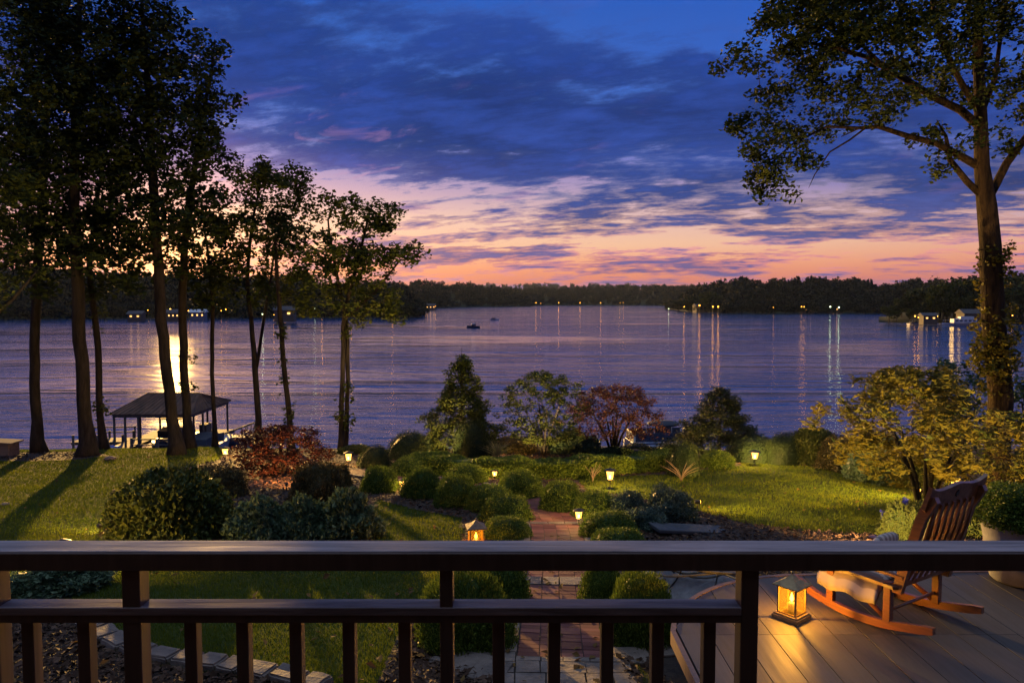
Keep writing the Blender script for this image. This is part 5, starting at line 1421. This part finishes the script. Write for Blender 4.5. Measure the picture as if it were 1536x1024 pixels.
# ================================================================ boathouse and boats near the bank
def boathouse():
    c = Vector((-23.1, 50.25, 0)); rz = .0
    t = thing('boathouse', 'open sided boathouse with a dark hipped roof on posts over the water', 'boathouse', c, rz)
    hw, hd = 2.65, 3.3; ze = 2.62; zr = 3.60; rx = 1.75
    # roof as four pitched planes of ribbed metal
    mb = MB(); E = [(-hw, -hd), (hw, -hd), (hw, hd), (-hw, hd)]; th = .06
    vs = [(x, y, ze) for x, y in E]+[(x, y, ze+th) for x, y in E]+[(-rx, .0, zr), (rx, .0, zr)]
    fs = [(3, 2, 1, 0), (0, 1, 5, 4), (1, 2, 6, 5), (2, 3, 7, 6), (3, 0, 4, 7), (4, 5, 9, 8), (5, 6, 9), (6, 7, 8, 9), (7, 4, 8)]
    mb.add(vs, fs)
    def seam(a, b): mb.bar(a, b, .05, .05)
    n = 17
    for k in range(n):
        u = -1+2*k/(n-1); xe = u*hw; xr = max(-rx, min(rx, xe*rx/hw*1.0))
        seam((xe, -hd, ze+th+.01), (xr, -.02, zr+.01)); seam((xe, hd, ze+th+.01), (xr, .02, zr+.01))
    for k in range(1, 10):
        v = -1+2*k/10
        for s in (-1, 1): seam((s*hw, v*hd, ze+th+.01), (s*(rx+(hw-rx)*abs(v)*.0+.02), v*.05, zr+.01))
    seam((-rx, 0, zr+.03), (rx, 0, zr+.03)); mb.build('roof', M['roof_metal'], t)
    mb = MB()
    for a, b in (((-hw, -hd), (hw, -hd)), ((hw, -hd), (hw, hd)), ((hw, hd), (-hw, hd)), ((-hw, hd), (-hw, -hd))): mb.bar((a[0]*.94, a[1]*.95, ze-.10), (b[0]*.94, b[1]*.95, ze-.10), .08, .16)
    mb.build('beam', M['dock_wood'], t)
    for x, y in ((-2.45, -3.1), (-1.75, -3.1), (-1.6, -1.5), (-.9, -3.1), (2.45, -3.1), (2.45, -1.2), (2.45, .8), (2.45, 3.05), (-2.45, 3.05), (-2.45, .2), (0, 3.05), (1.0, 3.05)):
        mb = MB(); mb.box((x, y, .85), (.11, .11, 3.35)); mb.build('post', M['dock_wood'], t)
    # walkways round a slip
    mb = MB()
    for x0, x1, y0, y1 in ((-2.75, -1.35, -3.4, 3.4), (1.6, 2.9, -3.4, 3.4), (-1.35, 1.6, 2.4, 3.4)):
        k = int((y1-y0)/.2)
        for j in range(k): mb.box(((x0+x1)/2, y0+(j+.5)*(y1-y0)/k, .50), (x1-x0, (y1-y0)/k-.02, .05))
        mb.box(((x0+x1)/2, (y0+y1)/2, .38), (x1-x0-.1, y1-y0-.1, .16))
    mb.build('walkway', M['dock_wood'], t)
    mb = MB(); mb.box((-.1, -3.25, 1.05), (2.5, .10, .08)); mb.box((-.1, -3.25, .70), (2.5, .08, .06)); mb.box((1.1, -3.25, .65), (.12, .12, 1.0)); mb.box((-1.3, -3.25, .65), (.12, .12, 1.0))
    mb.build('railing', M['dock_wood'], t)
    mb = MB(); mb.box((2.2, -.2, 1.05), (.5, .9, 1.0), None, .02); mb.build('locker', M['wall_dark'], t)
    # ridge fan of struts inside
    mb = MB()
    for s in (-1, 1): mb.bar((0, 0, 1.9), (s*.8, 0, ze), .08, .08); mb.bar((0, 0, .5), (s*.25, 0, 1.9), .08, .08)
    mb.build('brace', M['dock_wood'], t)
boathouse()
def hull(mb, L, B, H, z0=0., sheer=.25):
    """boat hull, bow to +x"""
    secs = []; n = 9
    for k in range(n):
        u = k/(n-1); x = -L/2+L*u; w_ = B/2*(1-max(0, (u-.45)/.55)**2.2)*.98+.02; zt = z0+H*(1+sheer*u*u); wb = w_*.55
        secs.append([(x, -w_, zt), (x, -wb, z0), (x, wb, z0), (x, w_, zt)])
    b = len(mb.v); vs = [p for s in secs for p in s]; fs = []
    for k in range(n-1):
        for j in range(3): fs.append((4*k+j, 4*k+j+1, 4*k+5+j, 4*k+4+j))
        fs.append((4*k+3, 4*k, 4*k+4, 4*k+7))
    fs += [(0, 3, 2, 1), (4*n-4, 4*n-3, 4*n-2, 4*n-1)]
    mb.add(vs, fs)
def motorboat(label, loc, rz, L=5.6, mat='hull_white', cover='canvas_dark', group=None, name='motorboat', canopy=True):
    t = thing(name, label, 'boat', loc, rz, group)
    mb = MB(); mb.smooth = False; hull(mb, L, L*.38, .7, -.15); mb.build('hull', M[mat], t)
    mb = MB(); pts = [(-L*.40, L*.15, .62), (L*.05, L*.16, .66), (L*.12, L*.13, 1.15), (-L*.1, L*.15, 1.25), (-L*.38, L*.14, 1.05)]
    b = [(x, -y, z) for x, y, z in pts]+[(x, y, z) for x, y, z in pts]; mb.add(b, [(0, 1, 2, 3, 4), (9, 8, 7, 6, 5)]+[((k+1) % 5, k, 5+k, 5+(k+1) % 5) for k in range(5)])
    mb.build('cover', M[cover], t)
    mb = MB(); mb.add([(L*.06, -L*.14, .66), (L*.06, L*.14, .66), (L*.0, L*.12, 1.12), (L*.0, -L*.12, 1.12), (L*.08, -L*.14, .66), (L*.08, L*.14, .66), (L*.02, L*.12, 1.12), (L*.02, -L*.12, 1.12)], [(0, 1, 2, 3), (7, 6, 5, 4), (0, 4, 5, 1), (1, 5, 6, 2), (2, 6, 7, 3), (3, 7, 4, 0)]); mb.build('windscreen', M['hull_dark'], t)
    if canopy:
        mb = MB(); mb.box((-L*.15, 0, 1.9), (L*.4, L*.3, .05), None, .02); mb.build('canopy', M[cover], t)
        mb = MB()
        for sx in (-.32, .03):
            for sy in (-.14, .14): mb.tube([(sx*L, sy*L, .6), (sx*L, sy*L, 1.9)], .02, 6)
        mb.build('canopy_frame', M['white_paint'], t)
    return t
motorboat('dark motorboat moored under the boathouse roof', (-23.2, 50.0, 0), -PI/2, 5.2, 'hull_dark')
motorboat('white hulled boat tied along the right side of the boathouse', (-19.9, 48.6, 0), PI/2-.15, 4.6, 'hull_white', canopy=False)
def jetty(label, loc, rz, L, wd, rail=True):
    t = thing('jetty', label, 'jetty', loc, rz)
    mb = MB(); n = int(L/.2)
    for k in range(n): mb.box((-L/2+(k+.5)*.2, 0, .5), (.18, wd, .05))
    mb.box((0, wd*.4, .40), (L, .1, .15)); mb.box((0, -wd*.4, .40), (L, .1, .15)); mb.build('walkway', M['dock_wood'], t)
    for x in (-L/2+.2, 0, L/2-.2):
        for s in (-1, 1): mb = MB(); mb.tube([(x, s*wd*.5, -1.2), (x, s*wd*.5, 1.0)], .08, 8); mb.build('pile', M['dock_wood'], t)
    if rail:
        mb = MB(); mb.bar((-L/2, wd*.5, 1.25), (L/2, wd*.5, 1.25), .08, .08); mb.bar((-L/2, wd*.5, .9), (L/2, wd*.5, .9), .06, .06)
        for k in range(6): x = -L/2+.1+k*(L-.2)/5; mb.box((x, wd*.5, .9), (.08, .08, .8))
        mb.build('railing', M['dock_wood'], t)
jetty('low jetty with a railing reaching left from the boathouse', (-27.6, 49.6, 0), .06, 3.6, 1.6)
# raking gangway at the right with bent hoops
def gangway():
    t = thing('gangway', 'sloping gangway with hooped end frames rising over the water right of the boathouse', 'gangway', (-18.9, 50.6, 0))
    mb = MB(); mb.bar((-1.0, -.35, .75), (1.2, -.35, 1.55), .08, .08); mb.bar((-1.0, .35, .75), (1.2, .35, 1.55), .08, .08)
    for k in range(8): u = k/7; mb.bar((-1.0+2.2*u, -.4, .72+.8*u), (-1.0+2.2*u, .4, .72+.8*u), .12, .04)
    mb.build('walkway', M['dock_wood'], t)
    mb = MB(); mb.smooth = True
    for y in (-.38, .38): mb.tube([(1.2, y, 1.55), (1.35, y, 1.6), (1.25, y, 1.15), (.95, y, .75), (.6, y, .6)], .04, 6); mb.tube([(.4, y, 1.25), (.4, y, .6)], .035, 6); mb.tube([(.8, y, 1.4), (.72, y, .6)], .03, 6)
    mb.build('hoop', M['dock_wood'], t)
    mb = MB(); mb.box((.1, 0, .35), (2.8, 1.4, .5), None, .1); mb.box((.1, 0, -.1), (2.4, 1.2, .5)); mb.build('float', M['hull_dark'], t)
gangway()
mb = MB(); mb.smooth = True; hull(mb, 1.9, .8, .35, 0, .3)
mb.sphere((0, 0, .36), 1, 12, 6, (.85, .34, .16)); tag(mb.build('kayak', M['blue'], None, (-25.6, 46.0, .35), .15), 'small boat under a bright blue cover at the left foot of the boathouse', 'boat')
# posts and gate in front of the boathouse
mb = MB(); mb.box((0, 0, .55), (.16, .16, 1.6)); mb.box((-.7, 0, .3), (1.3, .05, .8)); tag(mb.build('mooring_post', M['dock_wood'], None, (-21.55, 44.5, .2)), 'brown post with a boarded side standing in front of the boathouse slip', 'post')
# pontoon boat and white chairs beyond the maple
def pontoon():
    b = on_z(988, 669, 0.); t = thing('pontoon_boat', 'pontoon boat with a dark canopy moored behind the red maple', 'boat', b, .1)
    mb = MB(); mb.smooth = True
    for s in (-1, 1): mb.tube([(-2.2, s*.8, .15), (1.6, s*.8, .15), (2.2, s*.8, .3)], [.25, .25, .05], 10)
    mb.build('pontoon', M['hull_white'], t)
    mb = MB(); mb.box((0, 0, .45), (4.2, 2.1, .08), None, .02); mb.build('deck', M['hull_white'], t)
    mb = MB()
    for c, s in (((0, -1.0, .8), (3.8, .04, .6)), ((0, 1.0, .8), (3.8, .04, .6)), ((-2, 0, .8), (.04, 2, .6)), ((2, 0, .8), (.04, 2, .6))): mb.box(c, s, None, .01)
    mb.build('side_panel', M['hull_dark'], t)
    mb = MB(); mb.smooth = True; mb.sphere((.3, 0, 1.55), 1, 16, 8, (1.1, 1.0, .22)); mb.build('canopy', M['canvas_dark'], t)
    mb = MB()
    for x in (-.6, 1.2):
        for s in (-1, 1): mb.tube([(x, s*.95, .5), (x, s*.95, 1.55)], .025, 6)
    mb.build('canopy_frame', M['white_paint'], t)
pontoon()
jetty('short jetty carrying two white chairs behind the red maple', (4.7, 46.5, 0), .0, 4.6, 2.0, False)
def dock_chair(label, loc, rz):
    t = thing('deck_chair', label, 'chair', loc, rz, 'white chairs on the short jetty')
    mb = MB(); mb.box((0, 0, .38), (.55, .5, .04), Matrix.Rotation(-.15, 3, 'X')); mb.build('seat', M['white_paint'], t)
    mb = MB()
    for k in range(5): mb.bar((-.22+k*.11, -.22, .38), (-.22+k*.11, -.55, 1.12-.03*abs(k-2)), .085, .02, (0, 1, 0))
    mb.build('backrest', M['white_paint'], t)
    for s in (-1, 1):
        mb = MB(); mb.box((s*.32, .02, .58), (.12, .7, .03)); mb.build('armrest', M['white_paint'], t)
        for y in (-.25, .3): mb = MB(); mb.box((s*.30, y, .29), (.04, .08, .58)); mb.build('leg', M['white_paint'], t)
dock_chair('left one of the two white slatted chairs on the jetty behind the red maple', (4.1, 46.4, .53), .5)
dock_chair('right one of the two white slatted chairs on the jetty behind the red maple', (5.1, 46.5, .53), .2)

# ================================================================ out on the lake
def cruiser():
    b = on_z(710, 491.5, 0); t = thing('motorboat', 'small dark cabin boat crossing the middle of the lake', 'boat', b, PI+.1)
    mb = MB(); hull(mb, 4.6, 1.9, .8, -.1); mb.build('hull', M['hull_dark'], t)
    mb = MB(); mb.box((-.1, 0, 1.15), (1.7, 1.3, .7), None, .15); mb.build('cabin', M['hull_dark'], t)
    mb = MB(); mb.box((.1, 0, 1.35), (1.2, 1.36, .22), None, .03); mb.build('window', M['hull_white'], t)
cruiser()
b = on_z(742, 480.2, 0); motorboat('faraway speedboat beyond the cabin boat, no more than a speck', b, .1, 4.2, 'hull_white', canopy=False)
m_foam = mat_simple('wake_foam', (.42, .42, .5), (.2, .2, .26), 2, .6)
V = []; 
for k in range(31):
    u = k/30; x = b.x-2.0-9.5*u; wd = .5+1.0*u; V += [(x, b.y-wd+.3*math.sin(k), .03), (x, b.y+wd+.3*math.sin(k*1.3), .03), ]
Fc = [(2*i, 2*i+2, 2*i+3, 2*i+1) for i in range(30) if i % 5 != 4]
tag(obj('boat_wake', np_mesh('wake', V, Fc), m_foam), kind='structure')

# ================================================================ far shore: houses, boats and lamps
def shore_house(label, px, py, wd, dp, h, rz, wall, roof, lit=3, group=None, z=1.2, name='lake_house', d=None):
    p = on_z(px, py, z) if d is None else Vector((ray(px, py).x*d, d, z))
    t = thing(name, label, 'house', p, rz, group)
    mb = MB(); mb.box((0, 0, h/2-1), (wd, dp, h+2)); mb.build('wall', M[wall], t)
    mb = MB(); e = .5; rh = dp*.28
    vs = [(-wd/2-e, -dp/2-e, h), (wd/2+e, -dp/2-e, h), (wd/2+e, dp/2+e, h), (-wd/2-e, dp/2+e, h), (-wd/2-e, 0, h+rh), (wd/2+e, 0, h+rh)]
    mb.add(vs, [(0, 1, 5, 4), (2, 3, 4, 5), (3, 0, 4), (1, 2, 5), (3, 2, 1, 0)]); mb.build('roof', M[roof], t)
    for k in range(lit):
        x = -wd/2+wd*(k+.5)/lit; mb = MB(); mb.box((x, -dp/2-.03, h*.55), (wd/lit*.30, .06, h*.28)); f = mb.build('window', M['window_lit'], t)
    return t
shore_house('waterside building with a pale blue roof among the marina lights on the left', 298, 477.2, 6.5, 5, 2.8, .15, 'wall_pale', 'hull_white', 3)
shore_house('low lit building left of the bright marina lamps, between the trunks', 262, 477.5, 8, 6, 2.6, -.1, 'wall_dark', 'roof_dark', 4)
shore_house('lit cabin at the left end of the marina lights', 205, 478.2, 6, 5, 2.3, .1, 'wall_dark', 'roof_dark', 2)
shore_house('dark lake house with small lit windows behind the trunk of the ivy tufted tree', 428, 475.5, 8, 6, 3.0, .1, 'wall_dark', 'roof_dark', 2, z=2.5)
shore_house('cabin with three bright lights on the point left of the lake centre', 646, 463, 9, 7, 3.0, .1, 'wall_dark', 'roof_dark', 3)
shore_house('lake house on the tip of the right headland with a lit lawn', 1050, 464.5, 9, 7, 2.8, .2, 'wall_dark', 'roof_dark', 3, z=2)
shore_house('small boathouse with two greenish white lamps on the right shore', 1210, 467.5, 8, 6, 3.0, .0, 'wall_dark', 'roof_dark', 2)
shore_house('cabin on the right shore glowing under its own clump of trees', 1253, 467, 8, 6, 3.0, .0, 'wall_dark', 'roof_dark', 3)
shore_house('lake house right of the small wooded spit, behind the white boats', 1392, 481, 5, 4, 2.0, -.1, 'wall_dark', 'roof_dark', 2, z=1.8)
shore_house('boat shed with a long blue grey roof above the houseboat', 1462, 480, 11, 6, 2.6, -.05, 'wall_dark', 'roof_dark', 0, z=2.0)
def houseboat():
    p = on_z(1441, 488.6, 0); t = thing('houseboat', 'large white houseboat moored at the right shore left of the big trunk', 'boat', p, PI-.05)
    mb = MB(); hull(mb, 14, 3.8, 1.1, -.2, .35); mb.build('hull', M['hull_white'], t)
    mb = MB(); mb.box((-1, 0, 1.9), (8.5, 3.0, 1.6), None, .15); mb.box((-1.8, 0, 3.1), (5.0, 2.4, .9), None, .12); mb.build('cabin', M['hull_white'], t)
    for k in range(5): mb = MB(); mb.box((-4.2+k*1.6, 0, 2.0), (1.0, 3.06, .6), None, .03); mb.build('window', M['hull_dark'], t)
    mb = MB(); mb.smooth = True; mb.tube([(2.9, 1.4, 1.1), (2.9, 1.4, 1.9), (6.4, .3, 2.2), (6.4, .3, 1.5)], .05, 6); mb.tube([(2.9, -1.4, 1.1), (2.9, -1.4, 1.9), (6.4, -.3, 2.2), (6.4, -.3, 1.5)], .05, 6); mb.build('handrail', M['white_paint'], t)
houseboat()
motorboat('small white boat moored left of the houseboat by two warm lamps', on_z(1374, 487, 0), .1, 6.5, 'hull_white')
motorboat('low white boat between the small moored one and the houseboat', on_z(1404, 487.5, 0), .1, 6.0, 'hull_white', canopy=False)
for i, (px, py, L, lb) in enumerate(((250, 479.5, 26, 'long low pier under the marina lamps on the left shore'), (1046, 470, 30, 'low pier along the tip of the right headland'), (1420, 489.5, 26, 'pier in front of the houseboat on the right shore'), (985, 464.5, 16, 'short dark pier left of the right headland'))):
    p = on_z(px, py, 0); jt = thing('pier', lb, 'pier', p)
    mb = MB(); mb.box((0, 0, .55), (L, 1.6, .18)); mb.build('walkway', M['dock_wood'], jt)
    mb = MB()
    for k in range(6): mb.tube([(-L/2+.3+k*(L-.6)/5, -.8, -.8), (-L/2+.3+k*(L-.6)/5, -.8, 1.2)], .12, 6)
    mb.build('piles', M['dock_wood'], jt)
# shore lamps: pixel, height pixel, waterline pixel, colour, size, label
LAMPS = [
 (197, 467, 479, 'w', .22, 'leftmost warm lamp of the marina on the left shore'),
 (211, 467, 479, 'w', .22, 'second warm lamp from the left end of the marina'),
 (222, 465, 478.6, 'w', .16, 'small lamp between the left pair of marina lamps and the big oak'),
 (256, 464, 478.5, 'x', .42, 'brightest marina lamp, just right of the big oak trunk'),
 (247, 470, 478.6, 'x', .34, 'very bright low marina lamp hidden by the big oak trunk'),
 (267, 471, 478.5, 'w', .30, 'bright low marina lamp left of the pale roofed building'),
 (283, 466, 478.5, 'w', .20, 'marina lamp left of the pale roofed building, on a pole'),
 (318, 464, 478.4, 'w', .22, 'marina lamp right of the pale roofed building'),
 (332, 466, 478.4, 'w', .20, 'marina lamp near the right end, left of a pair'),
 (339, 464, 478.3, 'w', .20, 'last marina lamp at the right end'),
 (394, 471, 478, 'g', .24, 'greenish lamp left of the forked tree trunk tips'),
 (411, 472, 478, 'w', .14, 'dim lamp between the forked tree and the ivy tufted tree'),
 (427, 466, 478, 'w', .20, 'warm lamp on the left shore just right of the ivy tufted trunk'),
 (472, 463, 477, 'g', .24, 'greenish white lamp between the slender tree and the twin trunks'),
 (483, 468, 477, 'w', .18, 'lower warm lamp just right of the greenish white one'),
 (527, 469, 477, 'w', .13, 'dim lamp just right of the twin trunks'),
 (588, 460, 477, 'w', .30, 'lone warm lamp on the dark shore right of the twin trunks'),
 (639, 459, 464.2, 'w', .34, 'left one of the three lamps on the point'),
 (646, 459, 464.2, 'w', .36, 'middle one of the three lamps on the point'),
 (653, 459, 464.2, 'w', .36, 'right one of the three lamps on the point'),
 (804, 454, 459.4, 'w', .42, 'leftmost lamp of the far end of the lake'),
 (811, 455, 459.4, 'w', .25, 'small lamp close beside the leftmost one at the far end of the lake'),
 (838, 454, 459, 'w', .40, 'second main lamp from the left at the far end of the lake'),
 (870, 454, 459, 'w', .40, 'middle lamp at the far end of the lake'),
 (901, 454, 459, 'w', .40, 'fourth main lamp from the left at the far end of the lake'),
 (930, 454, 459.5, 'x', .25, 'left lamp of the close pair at the far end of the lake'),
 (935, 454, 459.5, 'w', .25, 'right lamp of the close pair at the far end of the lake'),
 (1003, 463, 466, 'g', .25, 'small lamp at the very tip of the right headland'),
 (1026, 460, 468, 'w', .28, 'warm lamp left of the headland house'),
 (1049, 458, 470, 'w', .42, 'warm lamp above the headland house pier'),
 (1069, 460, 470, 'w', .36, 'left lamp of the pair right of the headland house'),
 (1077, 460, 470, 'w', .40, 'right lamp of the pair right of the headland house'),
 (1160, 461, 471, 'w', .18, 'dim lamp on the dark shore right of the headland'),
 (1202, 460, 471, 'w', .26, 'lamp left of the small boathouse on the right shore'),
 (1206, 460, 471, 'w', .22, 'dim lamp at the small boathouse on the right shore'),
 (1245, 460, 470.6, 'gx', .40, 'left greenish white lamp of the bright pair on the right shore'),
 (1258, 461, 470.6, 'gx', .40, 'right greenish white lamp of the bright pair on the right shore'),
 (1338, 469, 484.5, 'w', .32, 'warm lamp on the small wooded spit at right'),
 (1372, 474, 485, 'w', .22, 'lamp above the small white moored boat'),
 (1377, 476, 485, 'w', .17, 'lower lamp beside the small white moored boat'),
 (1405, 474, 486, 'w', .26, 'lamp left of the houseboat'),
 (1518, 473, 487, 'w', .18, 'lamp on the shore right of the big trunk'),
]
for px, py, wy, col, r_, lb in LAMPS:
    r = ray(px, wy); y = EYE/-r.z+1.5; top = at(px, py, y)
    top.z = max(top.z, 1.2); t = thing('shore_lamp', lb, 'lamp', (top.x, y, -.2), 0, 'lamps along the far shores')
    mb = MB(); mb.tube([(0, 0, 0), (0, 0, top.z+.2)], .08, 6); mb.build('pole', M['dark_metal'], t)
    mb = MB(); mb.smooth = True; mb.sphere((0, -.1-r_, top.z+.2), r_, 8, 6); mb.build('bulb', M[{'w': 'lamp_far', 'x': 'lamp_far_white', 'g': 'lamp_far_green', 'gx': 'lamp_far_green'}[col]], t)

# individual trees on the nearer right shore and spits
def shore_trees():
    rs = random.Random(77); protos = []
    for k in range(4):
        tg = []; r2 = random.Random(900+k); H = 1.0
        lob = [(r2.uniform(-.24, .24), r2.uniform(-.24, .24), r2.uniform(.34, .86), r2.uniform(.13, .22)) for _ in range(12)]
        for _ in range(260):
            c = r2.choice(lob); d = Vector((r2.gauss(0, 1), r2.gauss(0, 1), r2.gauss(0, 1))).normalized(); q = Vector(c[:3])+d*c[3]*r2.uniform(.75, 1.1); q.z = max(q.z, .12); tg.append(q)
        P, par, R = skeleton([([Vector((0, 0, -.03)), Vector((.01, 0, .3)), Vector((0, .01, .7))], [.028, .022, .01], None)], tg[:70], k, .0016, .07)
        tm = skin_tubes(P, par, R); tm.materials.append(M['bark'])
        V, Fc, A = leaf_cloud(tg, 7, .06, .075, .8, k); cm = np_mesh('crown', V, Fc, A); cm.materials.append(M['leaf_oak'] if k % 2 else M['leaf_maple'])
        protos.append((tm, cm))
    nb = 0
    # (px, waterline/base px, top px, width px)
    L = []
    sky = [(1320, 470), (1340, 452), (1362, 438), (1390, 426), (1420, 424), (1450, 418), (1485, 415), (1530, 413), (1600, 408), (1700, 404)]
    px = 1330.
    while px < 1660:
        k = interp([(a, b) for a, b in sky], px)[0]
        L.append((px, 483.6+min(3, (px-1330)*.03), k+rs.uniform(-2, 6), rs.uniform(4, 26))); px += rs.uniform(9, 15)
    px = 1345.
    while px < 1660:
        k = interp([(a, b) for a, b in sky], px)[0]
        L.append((px, 483.6+min(3, (px-1330)*.03), k+rs.uniform(14, 26), rs.uniform(1, 5))); px += rs.uniform(14, 26)
    word = ['broad', 'narrow', 'rounded', 'ragged']
    for i, (px, wy, ty, back) in enumerate(L):
        d0 = EYE/-ray(px, wy).z; d = d0+back; x = ray(px, wy).x*d; zb = .3+back*.12; top = at(px, ty, d).z; H = top-zb
        t = thing('shore_tree', 'dark tree in the wood behind the houseboat and moored boats on the right shore', 'tree', (x, d, zb), rs.uniform(0, 6), 'trees behind the moored boats on the right shore')
        tm, cm = protos[i % 4]; s = (H*rs.uniform(.85, 1.2), H*rs.uniform(.85, 1.2), H)
        for nm, me in (('trunk', tm), ('crown', cm)):
            o = bpy.data.objects.new(nm, me); COL.objects.link(o); o.parent = t
        t.scale = s
    G = [(1253, 470, 450, 30, 'low round tree over the bright pair of lamps on the right shore'), (1236, 470, 455, 22, 'small tree left of the bright pair of lamps on the right shore'),
         (1040, 468, 442, 34, 'tree leaning over the headland house, left side'), (1066, 469, 436, 40, 'taller tree right of the headland house'), (1018, 467, 450, 24, 'smallest tree at the headland tip'),
         (1333, 485, 458, 26, 'bushy orange lit tree on the small wooded spit at right'), (646, 464, 447, 26, 'tree over the three lamps on the point'), (318, 478.4, 458, 30, 'low dark tree in front of the pale roofed marina building'), (606, 477, 452, 44, 'dark tree at the tip of the left shore'), (575, 477, 444, 44, 'dark tree beside the lone lamp on the left shore')]
    for i, (px, wy, ty, wp, lb) in enumerate(G):
        d = EYE/-ray(px, wy).z+4; x = ray(px, wy).x*d; H = at(px, ty, d).z-.3; Wd = wp*d/F
        t = thing('shore_tree', lb, 'tree', (x, d, .3), i, 'single trees by the far shore lamps')
        tm, cm = protos[(i+1) % 4]
        for nm, me in (('trunk', tm), ('crown', cm)):
            o = bpy.data.objects.new(nm, me); COL.objects.link(o); o.parent = t
        t.scale = (Wd*1.1, Wd*1.1, H)
shore_trees()
# wooded ground behind them
V = []; rows = 5; n = 24
for i in range(n):
    px = 1318+i*16
    wy = 483.5+min(3, max(0, px-1330)*.03); d0 = EYE/-ray(px, wy).z
    for r in range(rows): d = d0+[0, 3, 14, 32, 60][r]; V.append((ray(px, wy).x*d, d, [-1, .5, 1.6, 4., 3.][r]*(1 if px > 1335 or r == 0 else .4)))
Fc = [(i*rows+r, (i+1)*rows+r, (i+1)*rows+r+1, i*rows+r+1) for i in range(n-1) for r in range(rows-1)]
tag(obj('right_shore_ground', np_mesh('shore', V, Fc, smooth=True), M['hill']), kind='structure')

# ================================================================ air
def haze():
    m, t, b, o = new_mat('haze_air'); t.n.remove(b)
    pv = t.node('ShaderNodeVolumePrincipled'); pv.inputs['Color'].default_value = (.62, .76, 1.0, 1); pv.inputs['Density'].default_value = .000025; pv.inputs['Anisotropy'].default_value = .2
    t.l.new(pv.outputs[0], o.inputs['Volume'])
    mb = MB(); mb.box((0, 3300, 54), (24000, 7800, 116)); tag(mb.build('haze', m), kind='stuff', label='thin evening haze over the lake', cat='haze')
haze()
